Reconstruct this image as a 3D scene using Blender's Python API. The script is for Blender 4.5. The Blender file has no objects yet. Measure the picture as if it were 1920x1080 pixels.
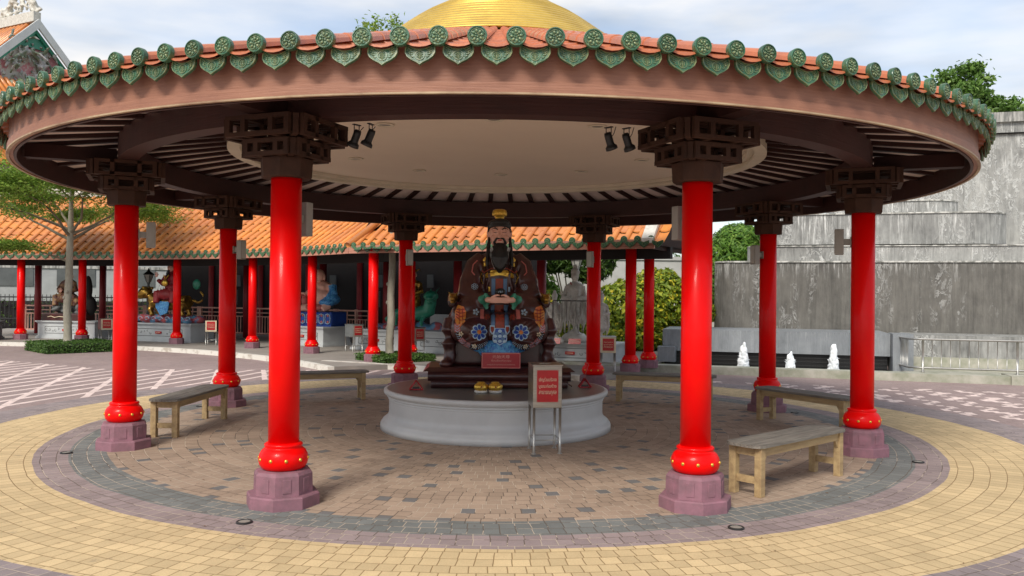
import bpy, bmesh, math, random
from mathutils import Vector, Matrix, noise as mnoise
from mathutils.bvhtree import BVHTree
random.seed(7)
PI = math.pi; R_ = math.radians
S = bpy.context.scene
COL = S.collection

# ---------------------------------------------------------------- camera
FPX, PITCH, ROLL, YAW = 1570.3, 0.00557, -0.00973, 0.05309
def _ray(x3, y3, z3):
    c, s = math.cos(ROLL), math.sin(ROLL); x = c*x3+s*z3; z2 = -s*x3+c*z3
    c, s = math.cos(PITCH), math.sin(PITCH); y = c*y3-s*z2; z = s*y3+c*z2
    c, s = math.cos(YAW), math.sin(YAW); return Vector((c*x+s*y, -s*x+c*y, z))
rt, fw, up = _ray(1, 0, 0), _ray(0, 1, 0), _ray(0, 0, 1)
cam = bpy.data.cameras.new('camera'); co = bpy.data.objects.new('camera', cam); COL.objects.link(co)
cam.sensor_width = 36; cam.lens = FPX/1920*36; cam.clip_start = .05; cam.clip_end = 2000
M = Matrix.Identity(4)
for i in range(3):
    M[i][0] = rt[i]; M[i][1] = up[i]; M[i][2] = -fw[i]
M[0][3], M[1][3], M[2][3] = -0.3526, -9.9904, 1.59
co.matrix_world = M
S.camera = co

# ---------------------------------------------------------------- light
SUN_EL, SUN_AZ = R_(43), R_(207)     # azimuth clockwise from +Y: the sun stands behind and left of the camera
sd = Vector((math.sin(SUN_AZ)*math.cos(SUN_EL), math.cos(SUN_AZ)*math.cos(SUN_EL), math.sin(SUN_EL)))
sun = bpy.data.lights.new('sun', 'SUN'); so = bpy.data.objects.new('sun', sun); COL.objects.link(so)
sun.energy = 2.35; sun.angle = R_(20); sun.color = (1, .94, .84)
so.rotation_euler = sd.to_track_quat('Z', 'Y').to_euler(); so.location = (-10, -12, 20)
W = bpy.data.worlds.new('World'); S.world = W; W.use_nodes = True
wn = W.node_tree; wn.nodes.clear()
def N(t, typ, **kw):
    n = t.nodes.new(typ)
    for k, v in kw.items():
        if k.startswith('i_'): n.inputs[int(k[2:])].default_value = v
        else: setattr(n, k, v)
    return n
def L(t, a, b): t.links.new(a, b)
wo = N(wn, 'ShaderNodeOutputWorld'); wb = N(wn, 'ShaderNodeBackground'); wb.inputs[1].default_value = .142
sky = N(wn, 'ShaderNodeTexSky'); sky.sky_type = 'NISHITA'; sky.sun_disc = False
sky.sun_elevation = SUN_EL; sky.sun_rotation = SUN_AZ; sky.air_density = 1.0; sky.dust_density = 1.5; sky.ozone_density = 1.0
tc = N(wn, 'ShaderNodeTexCoord'); mp = N(wn, 'ShaderNodeMapping'); mp.inputs['Scale'].default_value = (1.0, 1.0, 4.2)
mp.inputs['Location'].default_value = (.35, .1, .55)
n1 = N(wn, 'ShaderNodeTexNoise'); n1.inputs['Scale'].default_value = 1.9; n1.inputs['Detail'].default_value = 7; n1.inputs['Roughness'].default_value = .52
n1.inputs['Distortion'].default_value = .3
cr = N(wn, 'ShaderNodeValToRGB'); cr.color_ramp.elements[0].position = .41; cr.color_ramp.elements[1].position = .60
cr.color_ramp.elements[0].color = (.42, .42, .42, 1); cr.color_ramp.elements[1].color = (1, 1, 1, 1)
cl = N(wn, 'ShaderNodeMix', data_type='RGBA'); cl.inputs[7].default_value = (6.6, 6.5, 6.6, 1)
n2 = N(wn, 'ShaderNodeTexNoise'); n2.inputs['Scale'].default_value = 1.9; n2.inputs['Detail'].default_value = 5
cr2 = N(wn, 'ShaderNodeValToRGB'); cr2.color_ramp.elements[0].color = (2.55, 2.9, 3.4, 1); cr2.color_ramp.elements[1].color = (4.75, 4.7, 4.65, 1)
cr2.color_ramp.elements[0].position = .40; cr2.color_ramp.elements[1].position = .58
L(wn, tc.outputs['Generated'], mp.inputs[0]); L(wn, mp.outputs[0], n1.inputs[0]); L(wn, n1.outputs[0], cr.inputs[0])
mp2 = N(wn, 'ShaderNodeMapping'); mp2.inputs['Scale'].default_value = (1.2, 1.2, 5); mp2.inputs['Location'].default_value = (2.2, 1.3, .2)
L(wn, tc.outputs['Generated'], mp2.inputs[0]); L(wn, mp2.outputs[0], n2.inputs[0]); L(wn, n2.outputs[0], cr2.inputs[0])
L(wn, cr.outputs[0], cl.inputs[0]); L(wn, sky.outputs[0], cl.inputs[6]); L(wn, cr2.outputs[0], cl.inputs[7])
L(wn, cl.outputs[2], wb.inputs[0]); L(wn, wb.outputs[0], wo.inputs[0])
S.view_settings.view_transform = 'Standard'; S.view_settings.look = 'None'; S.view_settings.exposure = .58; S.view_settings.gamma = 1
S.render.engine = 'CYCLES'; S.render.resolution_x = 1024; S.render.resolution_y = 576

# ---------------------------------------------------------------- materials
def mat(name, col, rough=.6, metal=0, col2=None, nscale=3.0, stretch=None, bump=0, bscale=None, spec=.5, coat=0, ramp=(.35, .65), rnd=0, detail=6, trans=None):
    m = bpy.data.materials.new(name); m.use_nodes = True; t = m.node_tree
    b = t.nodes['Principled BSDF']
    b.inputs['Roughness'].default_value = rough; b.inputs['Metallic'].default_value = metal
    b.inputs['Specular IOR Level'].default_value = spec; b.inputs['Coat Weight'].default_value = coat
    b.inputs['Coat Roughness'].default_value = .12
    tcn = N(t, 'ShaderNodeTexCoord'); mpn = N(t, 'ShaderNodeMapping')
    mpn.inputs['Scale'].default_value = stretch or (1, 1, 1)
    L(t, tcn.outputs['Object'], mpn.inputs[0])
    c4 = (*col, 1)
    if col2 is None: col2 = tuple(c*.72 for c in col)
    no = N(t, 'ShaderNodeTexNoise'); no.inputs['Scale'].default_value = nscale; no.inputs['Detail'].default_value = detail; no.inputs['Roughness'].default_value = .62
    L(t, mpn.outputs[0], no.inputs[0])
    rp = N(t, 'ShaderNodeValToRGB'); rp.color_ramp.elements[0].position = ramp[0]; rp.color_ramp.elements[1].position = ramp[1]
    rp.color_ramp.elements[0].color = (*col2, 1); rp.color_ramp.elements[1].color = c4
    L(t, no.outputs[0], rp.inputs[0])
    out = rp.outputs[0]
    if rnd:
        oi = N(t, 'ShaderNodeObjectInfo'); hs = N(t, 'ShaderNodeHueSaturation')
        mr = N(t, 'ShaderNodeMapRange'); mr.inputs[3].default_value = 1-rnd; mr.inputs[4].default_value = 1+rnd
        L(t, oi.outputs['Random'], mr.inputs[0]); L(t, mr.outputs[0], hs.inputs['Value']); L(t, out, hs.inputs['Color']); out = hs.outputs[0]
    L(t, out, b.inputs['Base Color'])
    if bump:
        bn = N(t, 'ShaderNodeTexNoise'); bn.inputs['Scale'].default_value = bscale or nscale*4; bn.inputs['Detail'].default_value = 5
        L(t, mpn.outputs[0], bn.inputs[0])
        bu = N(t, 'ShaderNodeBump'); bu.inputs['Strength'].default_value = bump; bu.inputs['Distance'].default_value = .01
        L(t, bn.outputs[0], bu.inputs['Height']); L(t, bu.outputs[0], b.inputs['Normal'])
    if trans: b.inputs['Transmission Weight'].default_value = trans
    return m
MT = {}
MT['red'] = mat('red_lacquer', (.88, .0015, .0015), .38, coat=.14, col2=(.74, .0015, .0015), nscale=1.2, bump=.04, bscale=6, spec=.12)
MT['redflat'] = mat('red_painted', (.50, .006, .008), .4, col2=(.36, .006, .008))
MT['darkred'] = mat('dark_red_paint', (.30, .018, .022), .5, col2=(.20, .012, .016))  # darker red than the lacquered columns
MT['purple'] = mat('mauve_painted_concrete', (.27, .125, .160), .75, col2=(.185, .095, .115), nscale=9, bump=.25, bscale=30, rnd=.08)
MT['gold'] = mat('gold_paint', (.85, .55, .10), .3, .75, col2=(.6, .36, .05), nscale=8)
MT['golddome'] = mat('gold_leaf', (.74, .50, .10), .40, .55, col2=(.55, .36, .07), nscale=3, bump=.2, bscale=12)
MT['green'] = mat('green_glaze', (.030, .105, .052), .36, col2=(.11, .15, .055), nscale=22, ramp=(.30, .50), coat=.25, bump=.5, bscale=60, rnd=.22)
MT['greenrim'] = mat('worn_and_lit_green_glaze', (.085, .17, .085), .38, col2=(.20, .215, .09), nscale=25, coat=.3, rnd=.15)  # lighter glaze on raised relief: wear plus painted highlight
MT['tile'] = mat('terracotta_tile', (.56, .17, .065), .42, col2=(.40, .125, .06), nscale=4, bump=.2, bscale=30, coat=.15)
MT['tile2'] = mat('amber_tile', (.72, .27, .055), .38, col2=(.50, .175, .06), nscale=1.6, bump=.2, bscale=20, coat=.25, detail=9)
MT['brown'] = mat('dark_stained_timber', (.036, .012, .009), .6, col2=(.022, .008, .007), nscale=3, spec=.2)
MT['bracket'] = mat('brown_bracket_paint', (.066, .030, .018), .7, col2=(.042, .020, .013), nscale=7, bump=.2, spec=.2)
MT['soffit'] = mat('pale_soffit_board', (.74, .62, .57), .8, col2=(.64, .54, .50))
MT['ceiling'] = mat('cream_ceiling', (.80, .68, .54), .75, col2=(.76, .64, .51), nscale=.8)
MT['ceiltrim'] = mat('cream_trim', (.72, .64, .50), .6, col2=(.62, .55, .42))
MT['greypaint'] = mat('grey_plinth_paint', (.56, .57, .57), .42, col2=(.49, .50, .50), nscale=2.6, bump=.08, bscale=7, ramp=(.30, .60), detail=9)
MT['statbrown'] = mat('maroon_lacquer', (.075, .020, .017), .33, col2=(.035, .010, .010), coat=.3, nscale=5, bump=.12, bscale=14)
MT['skin'] = mat('painted_skin', (.80, .44, .34), .45, col2=(.70, .37, .28), nscale=6)
MT['black'] = mat('black_paint', (.012, .011, .011), .4, col2=(.006, .006, .006), nscale=30)
MT['blue'] = mat('blue_wave_paint', (.02, .13, .42), .4, col2=(.10, .36, .62), nscale=26, ramp=(.42, .6), bump=.4, bscale=30)
MT['blue2'] = mat('slate_blue_paint', (.10, .20, .36), .45)
MT['lightblue'] = mat('light_blue_line', (.42, .58, .72), .45)
MT['deepblue'] = mat('deep_blue_paint', (.015, .07, .36), .4)
MT['patred'] = mat('brocade_red', (.34, .035, .02), .5, col2=(.20, .05, .02), nscale=40)
MT['pink'] = mat('salmon_paint', (.55, .15, .13), .5)
MT['jade'] = mat('jade_green_paint', (.03, .24, .15), .35)
MT['cuff'] = mat('jade_cuff', (.05, .30, .19), .4)
MT['steel'] = mat('brushed_steel', (.42, .40, .35), .32, .85, col2=(.30, .28, .24), nscale=4, stretch=(1, 1, 8))
MT['steeltube'] = mat('steel_tube', (.50, .49, .46), .38, .85)
MT['signred'] = mat('sign_red', (.55, .008, .012), .35)
MT['signlet'] = mat('sign_lettering', (.80, .66, .45), .5)
MT['plaque'] = mat('plaque_red', (.42, .012, .022), .35)
MT['plet'] = mat('plaque_lettering', (.78, .36, .30), .5)
MT['wood'] = mat('worn_yellow_wood', (.46, .33, .165), .65, col2=(.30, .20, .10), nscale=3, stretch=(1, 6, 6), bump=.35, bscale=14)
MT['greywood'] = mat('weathered_grey_plank', (.225, .205, .175), .8, col2=(.12, .105, .09), nscale=5, stretch=(.8, 9, 9), bump=.5, bscale=12)
MT['lamp'] = mat('grey_lamp_housing', (.32, .29, .25), .5)
MT['lens'] = mat('frosted_panel', (.55, .54, .50), .35)
MT['dark'] = mat('black_metal', (.02, .02, .02), .45)
MT['kerb'] = mat('weathered_kerb', (.44, .42, .36), .8, col2=(.26, .27, .20), nscale=3.5, bump=.4, bscale=16)
MT['kerbw'] = mat('whitewashed_kerb', (.66, .63, .57), .8, col2=(.42, .37, .31), nscale=5, ramp=(.36, .5))
MT['concrete'] = mat('walkway_concrete', (.30, .27, .24), .85, col2=(.24, .215, .19), nscale=1.5)
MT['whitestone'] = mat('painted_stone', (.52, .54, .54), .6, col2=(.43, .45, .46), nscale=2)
MT['greystone'] = mat('grey_and_shaded_stone', (.16, .17, .17), .7)  # grey parts, and a dark copy of the pale stone with shade in it
MT['railp'] = mat('salmon_rail_paint', (.88, .50, .39), .6, col2=(.66, .33, .25))
MT['fasc2'] = mat('salmon_fascia', (.46, .215, .145), .6, col2=(.38, .17, .12), nscale=2)
MT['trunk'] = mat('pale_bark', (.37, .34, .27), .85, col2=(.25, .23, .18), nscale=7, bump=.6, bscale=18, stretch=(1, 1, .5))
MT['branch'] = mat('branch_bark', (.20, .17, .12), .9)
MT['white'] = mat('white_marble', (.68, .65, .59), .5, col2=(.48, .45, .40), nscale=9, bump=.3)
MT['bldg'] = mat('white_building_plaster', (.36, .37, .37), .8, col2=(.30, .31, .31))
MT['bldgd'] = mat('building_shade_panel', (.10, .11, .11), .7)
MT['int'] = mat('near_black_and_shade', (.016, .012, .012), .8)  # near-black for dark parts and for painted shade
MT['foam'] = mat('white_foam', (.90, .92, .94), .6, col2=(.66, .72, .76), nscale=16, bump=.6, bscale=20)
MT['flame'] = mat('orange_mix', (.62, .12, .04), .45, col2=(.5, .25, .03), nscale=10)
MT['bronze'] = mat('gilded_bronze', (.55, .33, .06), .28, .8, col2=(.18, .08, .02), nscale=7, bump=.6, bscale=16)
MT['multic'] = mat('painted_rockwork', (.10, .25, .40), .45, col2=(.42, .09, .10), nscale=4.5, ramp=(.47, .53))
MT['robemix'] = mat('ochre_robe_paint', (.30, .17, .07), .5, col2=(.09, .03, .03), nscale=9, ramp=(.42, .58), bump=.5)
def leafmat(name, c1, c2, c3=None):
    m = bpy.data.materials.new(name); m.use_nodes = True; t = m.node_tree; b = t.nodes['Principled BSDF']
    g = N(t, 'ShaderNodeNewGeometry'); rp = N(t, 'ShaderNodeValToRGB')
    rp.color_ramp.elements[0].color = (*c1, 1); rp.color_ramp.elements[1].color = (*c2, 1)
    if c3:
        e = rp.color_ramp.elements.new(.8); e.color = (*c2, 1); rp.color_ramp.elements[-1].color = (*c3, 1)
    L(t, g.outputs['Random Per Island'], rp.inputs[0]); L(t, rp.outputs[0], b.inputs['Base Color'])
    b.inputs['Roughness'].default_value = .5; b.inputs['Specular IOR Level'].default_value = .35
    tr = N(t, 'ShaderNodeBsdfTranslucent'); mx = N(t, 'ShaderNodeMixShader'); mx.inputs[0].default_value = .3
    L(t, rp.outputs[0], tr.inputs[0]); L(t, b.outputs[0], mx.inputs[1]); L(t, tr.outputs[0], mx.inputs[2])
    L(t, mx.outputs[0], t.nodes['Material Output'].inputs[0]); return m
MT['leafA'] = leafmat('bright_leaves', (.11, .20, .025), (.24, .38, .05), (.38, .48, .11))
MT['leafB'] = leafmat('hedge_leaves', (.035, .085, .012), (.085, .17, .03), (.15, .24, .06))
MT['leafT'] = leafmat('tree_leaves', (.06, .13, .02), (.15, .27, .05), (.28, .40, .12))
MT['leafY'] = leafmat('yellow_shrub_leaves', (.08, .15, .015), (.33, .40, .035), (.78, .62, .04))
MT['leafD'] = leafmat('dark_leaves', (.03, .07, .012), (.09, .17, .03), (.18, .28, .06))
MT['leafBam'] = leafmat('bamboo_leaves', (.05, .13, .015), (.14, .27, .035), (.24, .36, .07))

# ---------------------------------------------------------------- mesh builder
class MB:
    def __init__(s): s.v = []; s.f = []; s.m = []; s.sm = []
    def add(s, vs, fs, X=None, mi=0, smooth=False):
        o = len(s.v)
        for p in vs:
            p = Vector(p); s.v.append(tuple(X @ p) if X is not None else tuple(p))
        for f in fs: s.f.append([i+o for i in f]); s.m.append(mi); s.sm.append(smooth)
        return s
    def box(s, c, d, rz=0, X=None, mi=0, bev=0):
        hx, hy, hz = d[0]/2, d[1]/2, d[2]/2
        T = Matrix.Translation(c) @ Matrix.Rotation(rz, 4, 'Z')
        if X is not None: T = X @ T
        if bev:
            bm = bmesh.new(); bmesh.ops.create_cube(bm, size=1)
            for v in bm.verts: v.co = Vector((v.co.x*d[0], v.co.y*d[1], v.co.z*d[2]))
            bmesh.ops.bevel(bm, geom=bm.edges[:], offset=bev, segments=2, affect='EDGES', profile=.5)
            bm.verts.index_update()
            s.add([v.co for v in bm.verts], [[v.index for v in f.verts] for f in bm.faces], T, mi); bm.free(); return s
        vs = [(x, y, z) for x in (-hx, hx) for y in (-hy, hy) for z in (-hz, hz)]
        return s.add(vs, [(0, 1, 3, 2), (4, 6, 7, 5), (0, 4, 5, 1), (2, 3, 7, 6), (0, 2, 6, 4), (1, 5, 7, 3)], T, mi)
    def lathe(s, prof, n=32, c=(0, 0, 0), X=None, mi=0, smooth=True, a0=0, a1=2*PI, phase=0, cap=True):
        full = abs(a1-a0-2*PI) < 1e-6; k = n if full else n+1; vs = []; fs = []
        for r, z in prof:
            for i in range(k):
                a = a0+(a1-a0)*i/n+phase; vs.append((c[0]+r*math.cos(a), c[1]+r*math.sin(a), c[2]+z))
        for j in range(len(prof)-1):
            for i in range(n):
                i2 = (i+1) % k; fs.append((j*k+i, j*k+i2, (j+1)*k+i2, (j+1)*k+i))
        if cap and full:
            if prof[0][0] > 1e-4: fs.append(tuple(range(k))[::-1])
            if prof[-1][0] > 1e-4: fs.append(tuple((len(prof)-1)*k+i for i in range(k)))
        return s.add(vs, fs, X, mi, smooth)
    def prism(s, poly, z0, z1, X=None, mi=0):
        n = len(poly); vs = [(x, y, z0) for x, y in poly]+[(x, y, z1) for x, y in poly]
        fs = [tuple(range(n))[::-1], tuple(range(n, 2*n))]+[(i, (i+1) % n, n+(i+1) % n, n+i) for i in range(n)]
        return s.add(vs, fs, X, mi)
    def tube(s, pts, rad, n=8, X=None, mi=0, smooth=True):
        pts = [Vector(p) for p in pts]; vs = []; fs = []
        if not isinstance(rad, (list, tuple)): rad = [rad]*len(pts)
        for i, p in enumerate(pts):
            d = (pts[min(i+1, len(pts)-1)]-pts[max(i-1, 0)]).normalized()
            a = d.cross(Vector((0, 0, 1)));
            if a.length < .05: a = d.cross(Vector((1, 0, 0)))
            a.normalize(); b = d.cross(a)
            for k in range(n):
                t = 2*PI*k/n; vs.append(p+(a*math.cos(t)+b*math.sin(t))*rad[i])
        for i in range(len(pts)-1):
            for k in range(n): fs.append((i*n+k, i*n+(k+1) % n, (i+1)*n+(k+1) % n, (i+1)*n+k))
        fs.append(tuple(range(n))); fs.append(tuple((len(pts)-1)*n+k for k in range(n))[::-1])
        return s.add(vs, fs, X, mi, smooth)
    def ell(s, c, r, X=None, mi=0, nu=16, nv=10, rot=None):
        vs = []; fs = []
        T = Matrix.Translation(c)
        if rot: T = T @ Matrix.Rotation(rot[0], 4, 'X') @ Matrix.Rotation(rot[1], 4, 'Y') @ Matrix.Rotation(rot[2], 4, 'Z')
        if X is not None: T = X @ T
        for j in range(1, nv):
            t = PI*j/nv
            for i in range(nu):
                a = 2*PI*i/nu; vs.append((r[0]*math.sin(t)*math.cos(a), r[1]*math.sin(t)*math.sin(a), r[2]*math.cos(t)))
        for j in range(nv-2):
            for i in range(nu): fs.append((j*nu+i, (j+1)*nu+i, (j+1)*nu+(i+1) % nu, j*nu+(i+1) % nu))
        vs += [(0, 0, r[2]), (0, 0, -r[2])]; a, b = len(vs)-2, len(vs)-1
        for i in range(nu): fs.append((a, i, (i+1) % nu)); fs.append((b, (nv-2)*nu+(i+1) % nu, (nv-2)*nu+i))
        return s.add(vs, fs, T, mi, True)
    def mesh(s, name, mats):
        me = bpy.data.meshes.new(name); me.from_pydata(s.v, [], s.f)
        for m in (mats if isinstance(mats, (list, tuple)) else [mats]): me.materials.append(MT[m] if isinstance(m, str) else m)
        me.polygons.foreach_set('material_index', s.m); me.polygons.foreach_set('use_smooth', s.sm); me.update(); return me
    def build(s, name, mats, parent=None, loc=None):
        return put(name, s.mesh(name, mats), parent, loc)
def put(name, me, parent=None, loc=None, rz=0):
    o = bpy.data.objects.new(name, me); COL.objects.link(o)
    if parent: o.parent = parent
    if loc is not None: o.location = loc
    if rz: o.rotation_euler.z = rz
    return o
def tag(o, label=None, cat=None, group=None, kind=None):
    if label: o['label'] = label
    if cat: o['category'] = cat
    if group: o['group'] = group
    if kind: o['kind'] = kind
    return o
def thing(name, label, cat, loc=(0, 0, 0), rz=0, group=None):
    o = bpy.data.objects.new(name, None); o.empty_display_size = .2; COL.objects.link(o)
    o.location = loc; o.rotation_euler.z = rz; return tag(o, label, cat, group)
def copy_tree(o, parent=None):
    c = o.copy(); COL.objects.link(c); c.parent = parent
    for ch in list(o.children): copy_tree(ch, c)
    return c
def dup(o, loc, rz, label, group=None, sc=None):
    c = copy_tree(o); c.location = loc; c.rotation_euler.z = rz; c['label'] = label
    if group: c['group'] = group
    if sc: c.scale = sc if isinstance(sc, tuple) else (sc, sc, sc)
    return c
def blob(name, mb, mats, parent, voxel=.02, it=4, loc=None):
    o = mb.build(name, mats, parent, loc)
    r = o.modifiers.new('remesh', 'REMESH'); r.mode = 'VOXEL'; r.voxel_size = voxel; r.use_smooth_shade = True
    s = o.modifiers.new('smooth', 'SMOOTH'); s.iterations = it; s.factor = .6
    return o
def text_mesh(txt, size, mats, ex=.002):
    cu = bpy.data.curves.new('lettering', 'FONT'); cu.body = txt; cu.size = size; cu.extrude = ex; cu.align_x = 'CENTER'; cu.resolution_u = 3
    o = bpy.data.objects.new('lettering', cu); COL.objects.link(o)
    dg = bpy.context.evaluated_depsgraph_get(); dg.update()
    me = bpy.data.meshes.new_from_object(o.evaluated_get(dg)); bpy.data.objects.remove(o); me.materials.clear(); me.materials.append(MT[mats])
    return me
def text_part(txt, width, h, mats, parent, loc, name='lettering'):
    """a line of raised lettering, upright in the XZ plane facing -Y"""
    me = text_mesh(txt, 1, mats, .01)
    if len(me.vertices) == 0: return None
    xs = [v.co.x for v in me.vertices]; ys = [v.co.y for v in me.vertices]
    w = max(xs)-min(xs); hh = max(ys)-min(ys); cx = (max(xs)+min(xs))/2; cy = (max(ys)+min(ys))/2
    for v in me.vertices:
        x, y, z = v.co; v.co = ((x-cx)/w*width, -z*.15, (y-cy)/hh*h)
    return put(name, me, parent, loc)
def leaves(n, sampler, size, name, m, parent, flat=.35, seed=1, asp=.5):
    """n small folded leaf faces; sampler() gives a point and the outward direction"""
    rr = random.Random(seed); V = []; F = []
    for _ in range(n):
        p, d = sampler(rr); p = Vector(p)
        nn = (Vector(d)*flat + Vector((rr.gauss(0, 1), rr.gauss(0, 1), rr.gauss(0, 1)+.5))*.5)
        if nn.length < .01: nn = Vector((0, 0, 1))
        nn.normalize(); a = nn.orthogonal().normalized(); a.rotate(Matrix.Rotation(rr.uniform(0, 2*PI), 3, nn)); b = nn.cross(a)
        s = size*rr.uniform(.6, 1.35); o = len(V)
        V += [p-a*s*.5, p+b*s*asp*.5+nn*s*.08, p+a*s*.5-nn*s*.06, p-b*s*asp*.5+nn*s*.08]; F.append((o, o+1, o+2, o+3))
    me = bpy.data.meshes.new(name); me.from_pydata([tuple(v) for v in V], [], F); me.materials.append(MT[m]); me.update()
    return put(name, me, parent)
# ---------------------------------------------------------------- ground
class E_:
    """tiny expression helper over Math nodes"""
    def __init__(s, t, o): s.t = t; s.o = o
    def op(s, k, b=None, c=None, clamp=False):
        n = s.t.nodes.new('ShaderNodeMath'); n.operation = k; n.use_clamp = clamp; s.t.links.new(s.o, n.inputs[0])
        for i, q in ((1, b), (2, c)):
            if q is None: continue
            if isinstance(q, E_): s.t.links.new(q.o, n.inputs[i])
            else: n.inputs[i].default_value = q
        return E_(s.t, n.outputs[0])
    def __add__(s, b): return s.op('ADD', b)
    def __sub__(s, b): return s.op('SUBTRACT', b)
    def __mul__(s, b): return s.op('MULTIPLY', b)
    def __truediv__(s, b): return s.op('DIVIDE', b)
    def floor(s): return s.op('FLOOR')
    def fract(s): return s.op('FRACT')
    def lt(s, b): return s.op('LESS_THAN', b)
    def gt(s, b): return s.op('GREATER_THAN', b)
    def mn(s, b): return s.op('MINIMUM', b)
    def mx(s, b): return s.op('MAXIMUM', b)
def white(t, a, b):
    c = t.nodes.new('ShaderNodeCombineXYZ'); t.links.new(a.o, c.inputs[0]); t.links.new(b.o, c.inputs[1])
    w = t.nodes.new('ShaderNodeTexWhiteNoise'); w.noise_dimensions = '2D'; t.links.new(c.outputs[0], w.inputs['Vector']); return E_(t, w.outputs[0])
def mixc(t, f, a, b):
    n = t.nodes.new('ShaderNodeMix'); n.data_type = 'RGBA'
    if isinstance(f, E_): t.links.new(f.o, n.inputs[0])
    else: n.inputs[0].default_value = f
    for i, q in ((6, a), (7, b)):
        if isinstance(q, tuple): n.inputs[i].default_value = (*q, 1)
        else: t.links.new(q, n.inputs[i])
    return n.outputs[2]
def noise_(t, vec, sc, det=5, rough=.6):
    n = t.nodes.new('ShaderNodeTexNoise'); n.inputs['Scale'].default_value = sc; n.inputs['Detail'].default_value = det; n.inputs['Roughness'].default_value = rough
    t.links.new(vec, n.inputs[0]); return E_(t, n.outputs[0])
def ground_mat():
    m = bpy.data.materials.new('paving'); m.use_nodes = True; t = m.node_tree; b = t.nodes['Principled BSDF']
    tc = N(t, 'ShaderNodeTexCoord'); sp = N(t, 'ShaderNodeSeparateXYZ')
    # slight wobble so courses are hand laid
    wob = N(t, 'ShaderNodeTexNoise'); wob.inputs['Scale'].default_value = 1.6; L(t, tc.outputs['Object'], wob.inputs[0])
    wv = N(t, 'ShaderNodeVectorMath', operation='MULTIPLY_ADD'); L(t, wob.outputs[1], wv.inputs[0]); wv.inputs[1].default_value = (.05, .05, 0); L(t, tc.outputs['Object'], wv.inputs[2])
    L(t, wv.outputs[0], sp.inputs[0])
    x, y = E_(t, sp.outputs[0])-.025, E_(t, sp.outputs[1])-.025
    r = (x*x+y*y).op('SQRT'); th = y.op('ARCTAN2', x)
    H, Wd = .128, .108
    def bricks(u, row, fu, fr, w, h, g=.0036):
        du = (fu.mn((fu*-1)+1))*w; dr = (fr.mn((fr*-1)+1))*h; d = du.mn(dr)
        return ((d/g)*1).op('SUBTRACT', .3, clamp=True), white(t, u.floor(), row)
    row = (r/H).floor(); rc = (row+.5)*H; n = (rc*(2*PI/Wd)).op('ROUND'); u = ((th/(2*PI))+.5)*n+white(t, row, row*1.7)
    mo1, rn1 = bricks(u, row, u.fract(), (r/H).fract(), Wd, H)
    # outer field: straight bricks turned a few degrees
    a = x*.985-(y*.17); bb = x*.17+(y*.985)
    rowo = (bb/.11).floor(); uo = a/.21+(rowo*.5)
    mo2, rn2 = bricks(uo, rowo, uo.fract(), (bb/.11).fract(), .21, .11, .006)
    dk = rn1.gt(.76)*(((row/2).fract()).lt(.25))*((((u.floor())/2).fract()).lt(.25))
    inner = mixc(t, dk, (.35, .26, .195), (.145, .14, .138))
    c = mixc(t, r.gt(4.17), inner, (.168, .175, .168))
    c = mixc(t, r.gt(4.51), c, (.285, .225, .22))
    c = mixc(t, r.gt(4.80), c, (.575, .435, .245))
    c = mixc(t, r.gt(5.80), c, (.26, .215, .215))
    # pale patterns of the outer field
    qa = ((a/.105).floor())*.105; qb = ((bb/.105).floor())*.105
    tri = ((qb/.62).fract()-.5).op('ABSOLUTE')*.62
    zig = (((qa+tri)/.56).fract()).lt(.26)
    gap = white(t, (a/.21).floor(), (bb/.105).floor()).gt(.12)
    zig = zig*gap
    e1 = x*.961-(y*.275); e2 = x*.97+(y*.25)
    lin = (((e1/.40).fract()).lt(.24)).mx(((e2/.86).fract()).lt(.11))
    left = x.lt(0); patt = (zig*((left*-1)+1)).mx(lin*left)
    lim = y.lt(((x*-1)-7.5).mx(0)*.65+7.0)
    lim2 = y.lt(x*-.34+6.6).mx(left)
    reg = r.gt(6.45)*lim*lim2*(x.gt(-16))
    patt = patt*reg
    outerc = mixc(t, rn2, (.32, .24, .228), (.27, .205, .198))
    outerc = mixc(t, patt, outerc, (.70, .56, .52))
    c = mixc(t, r.gt(6.4), c, outerc)
    isout = r.gt(6.1)
    mo = mo1*((isout*-1)+1)+(mo2*isout); rn = rn1*((isout*-1)+1)+(rn2*isout)
    big = noise_(t, tc.outputs['Object'], .9, 6); med = noise_(t, tc.outputs['Object'], 6, 6, .7); fine = noise_(t, tc.outputs['Object'], 90, 3)
    val = ((rn-.5)*.22+1)*((big-.5)*.46+1)*((med-.5)*.40+1)*((fine-.5)*.45+1)
    vm = N(t, 'ShaderNodeVectorMath', operation='SCALE'); L(t, c, vm.inputs[0]); L(t, val.o, vm.inputs['Scale'])
    # joints: some pale sand, some dark
    jn = noise_(t, tc.outputs['Object'], 2.2, 4).gt(.50)
    jc = mixc(t, jn, (.13, .10, .075), (.50, .41, .32))
    jc2 = mixc(t, r.gt(4.80)*(r.lt(5.8)), jc, (.27, .175, .08))
    far = (r/14.0).op('MULTIPLY', 1, clamp=True)
    mfar = mo.mx(isout*.72)
    col = mixc(t, mfar, jc2, vm.outputs[0])
    dirt = noise_(t, tc.outputs['Object'], 3.1, 9, .75).gt(.64)*.30
    col = mixc(t, dirt, col, (.17, .14, .11))
    L(t, col, b.inputs['Base Color']); b.inputs['Roughness'].default_value = .82; b.inputs['Specular IOR Level'].default_value = .25
    bu = N(t, 'ShaderNodeBump'); bu.inputs['Strength'].default_value = .55; bu.inputs['Distance'].default_value = .006
    hh = mo+(fine*.25)+(rn*.3); L(t, hh.o, bu.inputs['Height']); L(t, bu.outputs[0], b.inputs['Normal'])
    return m
MT['paving'] = ground_mat()
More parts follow.
